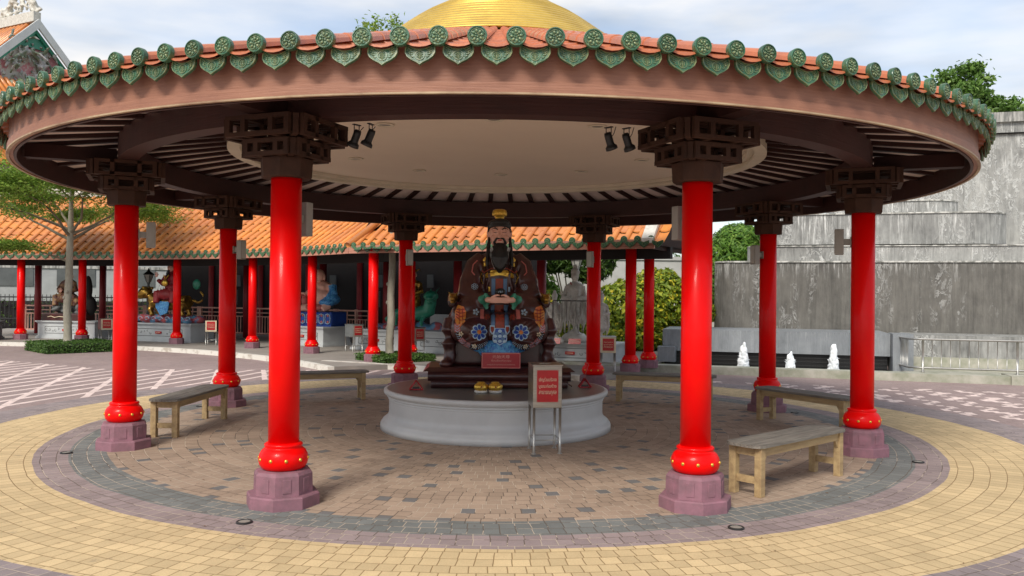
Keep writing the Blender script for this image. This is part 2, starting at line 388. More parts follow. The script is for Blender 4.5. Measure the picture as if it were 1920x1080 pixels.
g = MB(); g.add([(-26, -30, 0), (26, -30, 0), (26, 10, 0), (-26, 26, 0)], [(0, 1, 2, 3)]); tag(g.build('plaza_pavement', 'paving'), kind='structure')
MT['lawn'] = mat('grass_ground', (.09, .15, .03), .9, col2=(.13, .12, .06), nscale=2, bump=.5, bscale=40)
g = MB(); g.add([(-400, -400, -.05), (400, -400, -.05), (400, 400, -.05), (-400, 400, -.05)], [(0, 1, 2, 3)]); tag(g.build('ground', 'lawn'), kind='structure')

# ---------------------------------------------------------------- pavilion
def ringmat(name, c1, c2, rad, gz=28, edge=None):
    """painted timber whose grain runs round a ring"""
    m = bpy.data.materials.new(name); m.use_nodes = True; t = m.node_tree; b = t.nodes['Principled BSDF']
    tc = N(t, 'ShaderNodeTexCoord'); sp = N(t, 'ShaderNodeSeparateXYZ'); L(t, tc.outputs['Object'], sp.inputs[0])
    x, y, z = [E_(t, sp.outputs[i]) for i in range(3)]
    th = y.op('ARCTAN2', x)*rad
    cx = N(t, 'ShaderNodeCombineXYZ'); L(t, (th*2.2).o, cx.inputs[0]); L(t, (z*gz*1.6).o, cx.inputs[1])
    gn = noise_(t, cx.outputs[0], 1.4, 7, .65); big = noise_(t, tc.outputs['Object'], 2.2, 5)
    rp = N(t, 'ShaderNodeValToRGB'); rp.color_ramp.elements[0].position = .35; rp.color_ramp.elements[1].position = .62
    rp.color_ramp.elements[0].color = (*c2, 1); rp.color_ramp.elements[1].color = (*c1, 1)
    L(t, (gn*.5+big*.5).o, rp.inputs[0]) if False else L(t, ((gn*.5)+(big*.5)).o, rp.inputs[0])
    L(t, rp.outputs[0], b.inputs['Base Color']); b.inputs['Roughness'].default_value = .58
    bu = N(t, 'ShaderNodeBump'); bu.inputs['Strength'].default_value = .7; bu.inputs['Distance'].default_value = .006
    L(t, gn.o, bu.inputs['Height']); L(t, bu.outputs[0], b.inputs['Normal']); return m
MT['fascia'] = ringmat('fascia_timber', (.335, .152, .092), (.235, .10, .062), 5)
MT['edge'] = ringmat('worn_edge_timber', (.52, .40, .24), (.19, .09, .05), 5, 6)
MT['ringb'] = ringmat('ring_beam_timber', (.055, .015, .011), (.030, .009, .007), 4)
RC, ROT = 4.026, -0.04688
pav = thing('round_pavilion', 'round open pavilion with eight red columns, green eave tiles and a golden dome top', 'pavilion')
def ring(name, r0, r1, z0, z1, m, n=192, parent=pav):
    k = MB(); k.lathe([(r0, z0), (r1, z0), (r1, z1), (r0, z1), (r0, z0)], n, smooth=False, cap=False); return k.build(name, m, parent)
ring('fascia_board', 4.975, 5.012, 2.849, 3.06, 'fascia'); ring('inner_fascia_face', 4.95, 4.973, 2.772, 3.03, 'ringb')
lower = ring('lower_fascia_board', 4.975, 5.027, 2.782, 2.845, 'fascia')
ring('worn_edge_strip', 5.008, 5.033, 2.770, 2.781, 'edge', parent=lower)
ring('ring_beam', 3.93, 4.11, 2.845, 3.085, 'ringb')
# soffit boards and rafters
k = MB(); k.lathe([(3.0, 3.245), (4.93, 2.985), (4.93, 3.005), (3.0, 3.265)], 144, smooth=False, cap=False); k.build('soffit', 'soffit', pav)
rm = MB()
for (xa, za, xb, zb) in ((3.06, 3.236, 4.925, 2.984),):
    vs = [(xx, yy, zz-dz) for xx, zz in ((xa, za), (xb, zb)) for dz in (0, .034) for yy in (-.036, .036)]
    rm.add(vs, [(0, 1, 3, 2), (4, 6, 7, 5), (0, 4, 5, 1), (2, 3, 7, 6), (0, 2, 6, 4), (1, 5, 7, 3)])
rme = rm.mesh('rafter', 'brown')
for i in range(72): put('rafter', rme, pav, rz=R_(5*i+2.5)+ROT)
hb = MB(); hb.box((4.52, 0, 2.915), (.80, .15, .13)); hbm = hb.mesh('radial_beam', 'brown')
for i in range(8): put('radial_beam', hbm, pav, rz=R_(22.5+45*i)+ROT)
k = MB(); k.lathe([(0, 3.215), (2.86, 3.215)], 96, smooth=False, cap=False); ceil = k.build('ceiling', 'ceiling', pav)
k = MB(); k.lathe([(2.86, 3.214), (2.86, 3.17), (2.94, 3.17), (2.94, 3.135), (3.07, 3.135), (3.07, 3.24)], 144, smooth=False, cap=False); k.build('ceiling_trim', 'ceiltrim', pav)
# tiled roof
NT = 142; A0 = R_(-90-.93)
def rz_(r): return 3.067+(5.125-r)*.335
k = MB()
for i in range(NT):
    a = A0+2*PI*i/NT; X = Matrix.Rotation(a, 4, 'Z')
    rs = [5.125-.284*j for j in range(13)]
    for j in range(12):
        ra, rb = rs[j], rs[j+1]-.02; wa, wb = .052*(.28+.72*ra/5.2)+.003, .052*(.28+.72*rb/5.2)-.004
        vs = []
        for (rr, w) in ((ra, wa), (rb, wb)):
            for q in range(7):
                t = PI*q/6; vs.append((rr, w*math.cos(t), rz_(rr)-.008+w*math.sin(t)*1.05))
        k.add(vs, [(q, q+1, q+8, q+7) for q in range(6)]+[(0, 1, 2, 3, 4, 5, 6)], X, 0, False)
    # concave pan tile between two barrel rows
    X = Matrix.Rotation(a+PI/NT, 4, 'Z')
    for j in range(12):
        ra, rb = rs[j], rs[j+1]-.015; vs = []
        for (rr, dz) in ((ra, .004), (rb, -.008)):
            w = rr*math.tan(PI/NT)*1.02
            for q in range(7):
                t = -1+2*q/6; vs.append((rr, w*t, rz_(rr)+dz-.038*(1-t*t)*(rr/5.2)+.002))
            if rr == ra:
                for q in range(7):
                    t = -1+2*q/6; vs.append((rr+.001, w*t, rz_(rr)+dz-.038*(1-t*t)*(rr/5.2)-.012))
        k.add(vs, [(q, q+1, q+15, q+14) for q in range(6)]+[(q, q+7, q+8, q+1) for q in range(6)], X, 0, False)
k.build('barrel_roof_tiles', 'tile', pav)
k = MB(); k.lathe([(4.93, 3.05), (1.5, rz_(1.5)-.06)], 96, smooth=True, cap=False); k.build('roof_underlay', 'brown', pav)
# dome
prof = []
zt = rz_(1.72)+.02
pts = [(1.72, 4.23), (1.50, 4.38), (1.28, 4.54), (1.07, 4.70), (.94, 4.79), (.69, 4.935), (.60, 5.0), (.45, 5.12), (.34, 5.26), (.27, 5.42), (.2, 5.5)]
nb = 34
for i in range(nb*4+1):
    f = i/(nb*4)*(len(pts)-1); a = min(int(f), len(pts)-2); w = f-a
    rr = pts[a][0]*(1-w)+pts[a+1][0]*w; zz = pts[a][1]*(1-w)+pts[a+1][1]*w
    prof.append((rr+.020*abs(math.sin(i*PI/4))**.6, zz))
k = MB(); k.lathe(prof, 96); dome = k.build('golden_dome', 'golddome', pav)
k = MB(); k.lathe([(.24, 5.44), (.30, 5.5), (.25, 5.58), (.16, 5.64), (.14, 5.75), (.24, 5.95), (.2, 6.15), (.06, 6.3), (0, 6.42)], 24); k.build('finial', 'redflat', dome)
# eave ornaments
k = MB(); X = Matrix.Rotation(PI/2, 4, 'Y')
k.lathe([(.0575, -.03), (.0585, -.012), (.0585, .004), (.0555, .009), (.050, .009), (.048, .003), (0, .003)], 28, X=X, smooth=False)
for i in range(8):
    a = 2*PI*i/8+.2; k.ell((.006, .027*math.cos(a), .027*math.sin(a)), (.0055, .011, .008), nu=8, nv=6, rot=(a, 0, 0), mi=1)
for i in range(5):
    a = 2*PI*i/5; k.ell((.006, .011*math.cos(a), .011*math.sin(a)), (.007, .006, .005), nu=6, nv=5, mi=1)
for i in range(9):
    a = 2*PI*i/9; k.tube([(.005, .040*math.cos(a), .040*math.sin(a)), (.008, .043*math.cos(a+.35), .043*math.sin(a+.35)), (.005, .038*math.cos(a+.6), .038*math.sin(a+.6))], .0025, 4, mi=1)
disc_me = k.mesh('round_tile_end', ['green', 'greenrim'])
def drip_outline(s=1, d=0):
    pl = []
    for q in range(9):   # concave top
        t = -1+q/4; pl.append((.088*t*s, (-.034*(1-t*t)+.004)-d))
    pl += [(.093*s, -.028), (.092*s, -.052), (.079*s, -.076), (.052*s, -.096), (.020*s, -.112+d*.5), (0, -.127+d), (-.020*s, -.112+d*.5), (-.052*s, -.096), (-.079*s, -.076), (-.092*s, -.052), (-.093*s, -.028)]
    return pl
k = MB()
X = Matrix.Rotation(R_(-8), 4, 'Y') @ Matrix(((0, 0, 1, 0), (1, 0, 0, 0), (0, 1, 0, 0), (0, 0, 0, 1)))
k.prism(drip_outline(), -.012, .004, X)
o1 = drip_outline(); o2 = drip_outline(.9, .006); nn = len(o1)
vs = [(p[0], p[1], .0041) for p in o1]+[(p[0]*.985, p[1]*.985-.0005, .009) for p in o1]+[(p[0], p[1]-(0 if i > 8 else .002), .009) for i, p in enumerate(o2)]+[(p[0], p[1]-(0 if i > 8 else .002), .0041) for i, p in enumerate(o2)]
k.add(vs, [(a*nn+i, a*nn+(i+1) % nn, (a+1)*nn+(i+1) % nn, (a+1)*nn+i) for a in range(3) for i in range(nn)], X, 1)
cz = -.068
k.lathe([(.030, .0035), (.030, .0085), (.0262, .0085), (.0262, .0035)], 20, c=(0, cz, 0), X=X, mi=1, smooth=False, cap=False)
for (x1, y1, x2, y2) in ((-.014, .014, .014, .014), (-.018, .006, .018, .006), (-.012, -.002, .012, -.002), (-.017, -.010, .017, -.010), (0, .022, 0, -.022), (-.012, .006, -.012, -.012), (.012, .006, .012, -.012), (-.008, -.017, .008, -.017)):
    k.tube([(x1, y1+cz, .0055), (x2, y2+cz, .0055)], .0022, 4, X=X, mi=1)
for sx in (-1, 1):
    for (x1, y1, x2, y2) in ((.04, -.038, .072, -.020), (.042, -.052, .078, -.034), (.044, -.064, .074, -.050), (.056, -.028, .062, -.062), (.036, -.078, .056, -.070)):
        k.tube([(x1*sx, y1, .0045), ((x1+x2)/2*sx, (y1+y2)/2-.006, .008), (x2*sx, y2, .0045)], .0024, 4, X=X, mi=1)
drip_me = k.mesh('drip_tile', ['green', 'greenrim'])
vis = sorted(range(NT), key=lambda i: abs(((2.535*i+180) % 360)-180))
near = set(vis[:98]); restd, restp = MB(), MB()
for i in range(NT):
    a = A0+2*PI*i/NT; a2 = a+PI/NT
    p = (5.14*math.cos(a), 5.14*math.sin(a), 3.082); p2 = (5.085*math.cos(a2), 5.085*math.sin(a2), 3.046)
    if i in near:
        o = put('round_tile_end', disc_me, pav, p, a); o.rotation_euler = (random.uniform(-.25, .25), random.uniform(-.04, .04), a+random.uniform(-.05, .05)); o.rotation_mode = 'XYZ'
        o = put('drip_tile', drip_me, pav, p2, a2+random.uniform(-.03, .03))
    else:
        for me, mb, pp, aa in ((disc_me, restd, p, a), (drip_me, restp, p2, a2)):
            T = Matrix.Translation(pp) @ Matrix.Rotation(aa, 4, 'Z'); base = len(mb.v)
            mb.add([v.co for v in me.vertices], [list(f.vertices) for f in me.polygons], T)
tag(restd.build('round_tile_ends', 'green', pav), kind='stuff'); tag(restp.build('drip_tiles', 'green', pav), kind='stuff')
# column with its parts
octo = lambda r, ph=PI/8: [(r*math.cos(ph+PI*i/4), r*math.sin(ph+PI*i/4)) for i in range(8)]
k = MB(); k.lathe([(.1135, .44), (.1135, 1.2), (.113, 2.44)], 48); col_me = k.mesh('column', 'red')
k = MB()
k.lathe([(.10, .262), (.135, .262), (.158, .275), (.175, .300), (.1815, .335), (.176, .372), (.160, .402), (.142, .418), (.135, .424), (.134, .432), (.140, .438), (.139, .450), (.128, .458), (.114, .462)], 48)
bulb_me = k.mesh('lotus_bulb', 'red')
k = MB()
def octring(mb, levels):
    vs = [(x, y, z) for r, z in levels for x, y in octo(r)]; n = len(levels)
    fs = [(j*8+i, j*8+(i+1) % 8, (j+1)*8+(i+1) % 8, (j+1)*8+i) for j in range(n-1) for i in range(8)]+[tuple(range(8))[::-1], tuple((n-1)*8+i for i in range(8))]
    mb.add(vs, fs)
octring(k, [(.272, .0), (.272, .082), (.262, .092), (.222, .094), (.218, .235), (.203, .258), (.17, .264)])
for i in range(8):
    a = PI*i/4; X = Matrix.Rotation(a, 4, 'Z'); k.box((.2025, 0, .165), (.012, .062, .100), X=X, bev=.003)
ped_me = k.mesh('pedestal', 'purple')
k = MB(); k.ell((0, 0, 0), (.010, .0135, .0135), nu=10, nv=8); stud_me = k.mesh('gold_stud', 'gold')
def bracket():
    k = MB()
    octring(k, [(.185, 2.425), (.190, 2.435), (.197, 2.56), (.197, 2.565)])
    def tier(s, z0, z1):
        h = z1-z0; t = .030; w = .042
        for ax in (0, 1):
            Xr = Matrix.Rotation(PI/2*ax, 4, 'Z')
            e = .0007*ax
            for (off, L_) in ((-s+w/2, s*.78), (-s*.34, s), (s*.34, s), (s-w/2, s*.78)):
                for zz in (z0+t/2+e, z1-t/2-e): k.box((0, off, zz), (2*L_, w-2*e, t), X=Xr)
                px = [-L_+w/2, -s*.34, s*.34, L_-w/2]
                for p in px: k.box((p, off, (z0+z1)/2), (w-.003-e, w-.003-e, h-2*t+.002), X=Xr)
        # diagonal arms
        for a in (PI/4, 3*PI/4):
            Xr = Matrix.Rotation(a, 4, 'Z')
            for zz in (z0+t/2+.002, z1-t/2-.002): k.box((0, 0, zz), (2*s*1.22, w, t-.002), X=Xr)
            for sg in (-1, 1): k.box((sg*(s*1.22-w/2), 0, (z0+z1)/2), (w-.004, w-.004, h-2*t+.002), X=Xr)
    tier(.255, 2.566, 2.69); tier(.355, 2.692, 2.842)
    k.box((0, 0, 2.70), (.2, .2, .27)); 
    return k.mesh('bracket_capital', 'bracket')
br_me = bracket()
CA = [-PI/2+(i-.5)*PI/4+ROT for i in range(8)]
for i, a in enumerate(CA):
    c = put('column', col_me, pav, (RC*math.cos(a), RC*math.sin(a), 0), a)
    put('pedestal', ped_me, c); put('lotus_bulb', bulb_me, c); put('bracket_capital', br_me, c)
    for j in range(10):
        b = 2*PI*j/10+.13; put('gold_stud', stud_me, c, (.180*math.cos(b), .180*math.sin(b), .345), b)
# fixtures on the pavilion
dl = MB(); dl.lathe([(.085, 0), (.092, -.004), (.092, -.010), (.070, -.012), (.064, -.002), (.058, -.0015)], 28, smooth=False)
d0 = dl.mesh('trim_ring', 'ceiltrim'); dl = MB(); dl.lathe([(0, -.0035), (.055, -.0035)], 20, cap=False, smooth=False); d1 = dl.mesh('lens', 'lamp')
names = ['recessed ceiling light nearest the ring beam left of centre', 'recessed ceiling light above the left bracket capital', 'recessed ceiling light left of the statue head', 'recessed ceiling light directly over the statue crown', 'recessed ceiling light right of the statue head',
         'recessed ceiling light at the front middle edge of the ceiling', 'recessed ceiling light beside the right bracket capital', 'recessed ceiling light behind the right pair of spotlights']
for (x, y), lb in zip(((-1.17, -1.8), (-1.73, .33), (-1.01, 1.24), (.09, 1.51), (1.14, 1.07), (-.12, -2.16), (1.74, .05), (.89, -1.93)), names):
    t = thing('ceiling_light', lb, 'ceiling light', (x, y, 3.213), 0, 'recessed lights in the pavilion ceiling'); put('trim_ring', d0, t); put('lens', d1, t)
# box lamps on the columns
lm = MB(); lm.box((-.225, 0, 2.14), (.085, .10, .26), bev=.004); lme = lm.mesh('lamp_housing', 'lamp')
lm = MB(); lm.box((-.15, 0, 2.14), (.08, .05, .06)); lm.box((-.118, 0, 2.14), (.012, .08, .10)); ame = lm.mesh('wall_bracket', 'lamp')
lm = MB(); lm.box((-.2695, 0, 2.14), (.005, .08, .235)); gme = lm.mesh('light_panel', 'lens')
lab = ['front left', 'front right', 'right', 'right rear', 'rear right behind the statue', 'rear left behind the statue', 'left rear', 'left']
for i, a in enumerate(CA):
    t = thing('wall_lamp', 'grey box lamp on the inner side of the %s red column' % lab[i], 'wall lamp', (RC*math.cos(a), RC*math.sin(a), 0), a, 'box lamps on the pavilion columns')
    put('lamp_housing', lme, t); put('wall_bracket', ame, t); put('light_panel', gme, t)
# spotlights
def spotlight(x, y, tilt, rz, lb):
    t = thing('spotlight', lb, 'spotlight', (x, y, 2.848), rz, 'black spotlights under the ring beam'); t.scale = (.8, .8, .84)
    k = MB(); k.tube([(-.032, 0, 0), (-.032, 0, -.09)], .0045, 6); k.tube([(.032, 0, 0), (.032, 0, -.09)], .0045, 6); k.tube([(-.032, 0, -.09), (.032, 0, -.09)], .0045, 6); k.box((0, 0, -.004), (.09, .03, .008)); k.build('yoke', 'dark', t)
    k = MB(); X = Matrix.Translation((0, 0, -.095)) @ Matrix.Rotation(tilt, 4, 'X')
    k.lathe([(0, .045), (.030, .045), (.036, .02), (.036, -.06), (.040, -.07), (.055, -.085), (.058, -.112), (.052, -.112), (.045, -.09), (0, -.085)], 20, X=X); k.build('lamp_head', 'dark', t)
    k = MB(); k.tube([(0, .03, -.10), (.05, .02, -.06), (.09, 0, -.01)], .004, 5); k.build('cable', 'dark', t)
for x, y, ti, rz, lb in ((-1.20, -3.62, .5, .9, 'left black spotlight of the left hanging pair'), (-1.09, -3.66, .45, 1.2, 'right black spotlight of the left hanging pair'), (.70, -3.72, .45, -.9, 'left black spotlight of the right hanging pair'), (.84, -3.70, .5, -.9, 'right black spotlight of the right hanging pair')):
    spotlight(x, y, ti, rz, lb)
# drains / ground lights
for x, y, lb in ((-1.86, -4.17, 'round dark ground light before the front left column'), (1.49, -4.37, 'round dark ground light before the front right column'), (-4.2, -1.69, 'round dark ground light outside the left column'), (3.98, -2.17, 'round dark ground light outside the right column'), (4.09, 1.14, 'round dark ground light behind the angled right bench'), (-3.97, 1.63, 'round dark ground light behind the left bench')):
    t = thing('ground_light', lb, 'ground light', (x, y, .002), 0, 'ground lights sunk in the paving')
    k = MB(); k.lathe([(.056, 0), (.056, .007), (.051, .011), (.043, .011), (.041, .006)], 24, smooth=False, cap=False); k.build('rim', 'dark', t)
    k = MB(); k.lathe([(0, .007), (.041, .007)], 20, cap=False, smooth=False); k.build('glass', MT['lamp'], t)
# plinth
k = MB()
k.lathe([(1.36, 0), (1.36, .055), (1.352, .075), (1.335, .083), (1.335, .10), (1.31, .118), (1.282, .14), (1.266, .17), (1.262, .20), (1.262, .21), (1.262, .33), (1.262, .335), (1.272, .345), (1.262, .352), (1.272, .362), (1.285, .372), (1.275, .378), (1.29, .392), (1.315, .405), (1.325, .425), (1.322, .452), (1.31, .46), (0, .46)], 128)
pl = k.build('round_plinth', 'greypaint'); tag(pl, 'round grey painted plinth with moulded rim under the seated statue', 'plinth')
MT['pltop'] = mat('grey_plinth_top', (.17, .16, .155), .35, col2=(.13, .125, .12), nscale=2)
k = MB(); k.lathe([(0, .4625), (1.285, .4625)], 96, cap=False, smooth=False); k.build('plinth_top', 'pltop', pl)
# ---------------------------------------------------------------- benches
def bench(label, loc, rz, Lb=1.42, Wb=.34, H=.415):
    t = thing('wooden_bench', label, 'bench', loc, rz, 'wooden benches under the pavilion')
    k = MB(); w = Wb/3
    # two boards with rounded outer corners
    for s in (-1, 1):
        y0, y1 = (s*.003, s*(Wb/2))
        pl = []
        xe = Lb/2
        pts = [(-xe+.0, y0), (xe, y0), (xe-.0, y1*.62), (xe-.035, y1*.9), (xe-.09, y1), (-xe+.09, y1), (-xe+.035, y1*.9), (-xe, y1*.62)]
        if s < 0: pts = pts[::-1]
        k2 = MB(); k2.prism(pts, H-.025, H); k2.build('seat_plank', 'greywood', t)
    k.box((0, Wb/2-.05, H-.062), (Lb-.16, .026, .072)); k.box((0, -Wb/2+.05, H-.062), (Lb-.16, .026, .072))
    for s in (-1, 1): k.box((s*(Lb/2-.085), 0, H-.062), (.026, Wb-.14, .0715))
    # small corner braces
    for sx in (-1, 1):
        for sy in (-1, 1):
            k.prism([(0, 0), (.05, 0), (.012, .06), (0, .06)], -.011, .011, Matrix.Translation((sx*(Lb/2-.118), sy*(Wb/2-.05), H-.098)) @ Matrix(((-sx, 0, 0, 0), (0, 0, 1, 0), (0, -1, 0, 0), (0, 0, 0, 1))))
    k.build('apron', 'wood', t)
    for sx in (-1, 1):
        for sy in (-1, 1):
            k = MB(); k.box((sx*(Lb/2-.09), sy*(Wb/2-.052), (H-.026)/2), (.062, .062, H-.026), bev=.004); k.build('leg', 'wood', t)
        k = MB(); k.box((sx*(Lb/2-.09), 0, .125), (.024, Wb-.16, .055)); k.build('stretcher', 'wood', t)
bench('long wooden bench beside the front right column, nearest the camera', (2.375, -3.03, 0), R_(38))
bench('wooden bench angled across the foot of the right rear column', (3.78, .02, 0), R_(-62))
bench('wooden bench end-on between the left column and the left rear column', (-3.52, -.13, 0), R_(84), Lb=1.5)
bench('wooden bench at the back left, partly behind the front left column', (-2.40, 2.38, 0), R_(20), Lb=1.22)
bench('wooden bench at the back right, partly behind the front right column', (2.55, 2.20, 0), R_(-18), Lb=1.5)

# ---------------------------------------------------------------- donation box
def donation_box(label, loc, rz, dark=False, group='donation boxes', s=1.0, small=False, face='steel', body='steel'):
    t = thing('donation_box', label, 'donation box', loc, rz, group)
    W_, D_, Z0, Z1 = .288*s, .34*s, .455, .87
    if small: W_, D_, Z0, Z1 = .235*s, .30*s, .36, .66
    k = MB(); k.box((0, 0, (Z0+Z1)/2), (W_, D_, Z1-Z0), bev=.004); bx = k.build('box', body, t)
    k = MB(); k.box((0, 0, Z1+.005), (W_+.014, D_+.014, .01)); k.box((0, 0, Z1+.011), (.12, .012, .003)); k.build('lid', body, bx)
    if small:
        k = MB(); k.box((0, -D_/2-.003, (Z0+Z1)/2), (W_*.98, .005, (Z1-Z0)*.98)); k.build('front_plate', face, t)
    for sx in (-1, 1):
        for sy in (-1, 1):
            k = MB(); x, y = sx*(W_/2-.014), sy*(D_/2-.018)
            k.tube([(x, y, 0), (x, y, Z0)], .0135, 10); k.lathe([(.024, 0), (.024, .006), (.014, .008)], 12, c=(x, y, 0)); k.build('leg', 'steeltube', t)
    k = MB(); y0 = D_/2-.018; x0 = W_/2-.014
    for sy in (-1, 1): k.tube([(-x0, sy*y0, .135), (x0, sy*y0, .135)], .006, 6)
    for sx in (-1, 1): k.tube([(sx*x0, -y0, .135), (sx*x0, y0, .135)], .006, 6)
    k.build('lower_rail', 'steeltube', t)
    w, h = (.208 if not small else .165)*s, .245*(Z1-Z0)/.33; zc = (Z0+Z1)/2+.008; yf = -D_/2-(.006 if small else .0)
    def rrect(w, h, r):
        pl = []
        for cx, cy, a0 in ((w/2-r, h/2-r, 0), (-w/2+r, h/2-r, 90), (-w/2+r, -h/2+r, 180), (w/2-r, -h/2+r, 270)):
            for q in range(5): a = R_(a0+22.5*q); pl.append((cx+r*math.cos(a), cy+r*math.sin(a)))
        return pl
    XF = Matrix.Translation((0, yf, zc)) @ Matrix(((1, 0, 0, 0), (0, 0, -1, 0), (0, 1, 0, 0), (0, 0, 0, 1)))
    k = MB(); k.prism([(-w/2-.005, -h/2-.005), (w/2+.005, -h/2-.005), (w/2+.005, h/2+.005), (-w/2-.005, h/2+.005)], 0, .002, XF); sg = k.build('sign', 'pink', t)
    k = MB(); k.prism(rrect(w, h, .016), .0021, .0035, XF); k.build('red_panel', 'signred', sg)
    for q, tx in enumerate(('เชิญร่วมบริจาค', 'บูรณะก่อสร้าง', 'สาธารณกุศล')):
        text_part(tx, w*.84, h*.155, 'signlet', sg, (0, yf-.0045, zc+h*(.21-.215*q)))
    return t
donation_box('steel donation box on four tube legs before the round plinth', (.435, -1.58, 0), R_(4), group=None)

# ---------------------------------------------------------------- the big seated statue
st = thing('seated_statue', 'large seated bearded deity statue in maroon robe with gold hair crown on the round plinth', 'statue', (.035, .33, .4625))
Z = lambda z: z-.4625
# base: hipped slab with a rolled front edge
k = MB()
k.add([(-.90, -.46, Z(.655)), (.90, -.46, Z(.655)), (.90, .55, Z(.655)), (-.90, .55, Z(.655)), (-.84, -.40, Z(.70)), (.84, -.40, Z(.70)), (.84, .5, Z(.70)), (-.84, .5, Z(.70))],
      [(0, 1, 5, 4), (1, 2, 6, 5), (2, 3, 7, 6), (3, 0, 4, 7), (4, 5, 6, 7), (3, 2, 1, 0)])
k.box((0, .05, Z(.56)), (1.62, .98, .19)); 
k.tube([(-.84, -.45, Z(.60)), (-.3, -.46, Z(.60)), (.3, -.46, Z(.60)), (.84, -.45, Z(.60))], .055, 12)
k.tube([(-.80, -.47, Z(.512)), (0, -.48, Z(.512)), (.80, -.47, Z(.512))], .048, 12)
for i in range(16):
    x = -.78+i*.104; k.tube([(x, -.49, Z(.55)), (x+.03, -.512, Z(.52)), (x+.07, -.49, Z(.49))], .008, 5)
k.build('base', 'statbrown', st)
# throne
k = MB()
k.box((0, .16, Z(.98)), (1.06, .60, .56), bev=.03)
for s in (-1, 1):
    k.tube([(s*.575, -.20, Z(1.27)), (s*.60, -.24, Z(1.12)), (s*.60, -.25, Z(.98)), (s*.585, -.24, Z(.84)), (s*.60, -.27, Z(.75))], [.085, .105, .098, .082, .075], 14)
    k.ell((s*.635, -.31, Z(.735)), (.085, .10, .055))
    k.box((s*.56, .16, Z(1.02)), (.13, .60, .62), bev=.04)
    k.tube([(s*.565, -.14, Z(1.46)), (s*.57, .2, Z(1.50)), (s*.565, .46, Z(1.52))], .062, 10)
blob('throne', k, 'statbrown', st, .016, 3)
# robed body : one continuous surface
k = MB()
k.ell((0, .10, Z(1.72)), (.30, .20, .40)); k.ell((0, .08, Z(1.98)), (.26, .15, .14)); k.ell((0, .10, Z(1.45)), (.33, .24, .25))
k.tube([(0, .06, Z(2.02)), (0, .04, Z(2.22))], [.10, .078], 14)
for s in (-1, 1):
    k.tube([(s*.20, .08, Z(2.03)), (s*.285, .06, Z(1.93)), (s*.345, .0, Z(1.72)), (s*.36, -.08, Z(1.54)), (s*.24, -.26, Z(1.47)), (s*.15, -.34, Z(1.50))], [.088, .122, .142, .168, .125, .088], 16)
    # hanging wide sleeve
    k.ell((s*.35, -.22, Z(1.38)), (.17, .19, .17)); k.ell((s*.47, -.22, Z(1.30)), (.125, .17, .155))
    # thigh, knee, shin under the robe
    k.tube([(s*.18, .10, Z(1.28)), (s*.30, -.25, Z(1.26)), (s*.30, -.42, Z(1.20)), (s*.28, -.42, Z(1.05)), (s*.24, -.38, Z(.97))], [.17, .19, .17, .15, .12], 16)
    k.ell((s*.41, -.28, Z(1.15)), (.185, .20, .19), rot=(0, s*.5, 0))
k.ell((0, -.22, Z(1.22)), (.22, .20, .14)); k.ell((0, -.30, Z(1.10)), (.20, .13, .16)); k.box((0, .05, Z(1.12)), (.6, .5, .3))
for s in (-1, 1):
    for i in range(5):
        k.tube([(s*(.10+.05*i), -.26-.03*i, Z(1.50-.03*i)), (s*(.20+.055*i), -.37, Z(1.38-.05*i)), (s*(.30+.05*i), -.38, Z(1.32-.07*i))], .014, 6)
    for i in range(3):
        k.tube([(s*(.17+.06*i), -.05, Z(1.98-.03*i)), (s*(.12+.06*i), -.09, Z(1.80)), (s*(.16+.05*i), -.10, Z(1.62))], .016, 6)
body = blob('body', k, 'statbrown', st, .012, 5)
# underskirt fan
k = MB()
k.ell((0, -.28, Z(.95)), (.37, .15, .11)); k.ell((0, -.33, Z(.88)), (.25, .12, .10))
for i in range(15):
    a = (i-7)/7; k.tube([(a*.26, -.42, Z(1.02)), (a*.32, -.435, Z(.95)), (a*.27, -.42, Z(.84+.06*abs(a)))], .012, 6)
blob('underskirt', k, 'blue', st, .012, 2)
Zh = lambda z: (2.20+(z-2.20)*1.0)-.4625
# head with face
k = MB()
k.ell((0, .02, Zh(2.31)), (.118, .128, .165)); k.ell((0, -.03, Zh(2.235)), (.095, .10, .10)); k.ell((0, -.045, Zh(2.18)), (.055, .06, .045))
k.tube([(0, -.095, Zh(2.345)), (0, -.122, Zh(2.29)), (0, -.142, Zh(2.262))], [.012, .017, .022], 10); k.ell((-.018, -.118, Zh(2.256)), (.014, .014, .010)); k.ell((.018, -.118, Zh(2.256)), (.014, .014, .010))
for s in (-1, 1):
    k.ell((s*.048, -.088, Zh(2.33)), (.030, .022, .015)); k.ell((s*.05, -.098, Zh(2.358)), (.036, .014, .010), rot=(0, s*-.25, 0))
    k.ell((s*.062, -.068, Zh(2.26)), (.038, .035, .035))
    k.ell((s*.124, .015, Zh(2.315)), (.014, .028, .045)); k.ell((s*.124, .0, Zh(2.25)), (.010, .014, .042))
k.tube([(0, .04, Zh(2.08)), (0, .03, Zh(2.22))], [.075, .075], 12)
head = blob('head', k, 'skin', st, .006, 2)
def onhead(pts, r, m, name, par):
    k = MB(); k.tube(pts, r, 6); return k.build(name, m, par)
for s in (-1, 1):
    onhead([(s*.022, -.108, Zh(2.356)), (s*.05, -.110, Zh(2.378)), (s*.088, -.082, Zh(2.362))], [.005, .009, .003], 'black', 'eyebrow', head)
    onhead([(s*.024, -.103, Zh(2.325)), (s*.048, -.109, Zh(2.319)), (s*.074, -.095, Zh(2.327))], [.002, .0035, .002], 'black', 'eyelid_line', head)
k = MB(); k.ell((0, -.124, Zh(2.228)), (.024, .008, .009)); k.build('lips', 'redflat', head)
k = MB(); k.ell((0, .04, Zh(2.42)), (.131, .135, .088)); k.ell((0, .09, Zh(2.33)), (.13, .10, .14)); k.ell((0, -.045, Zh(2.452)), (.10, .062, .052))
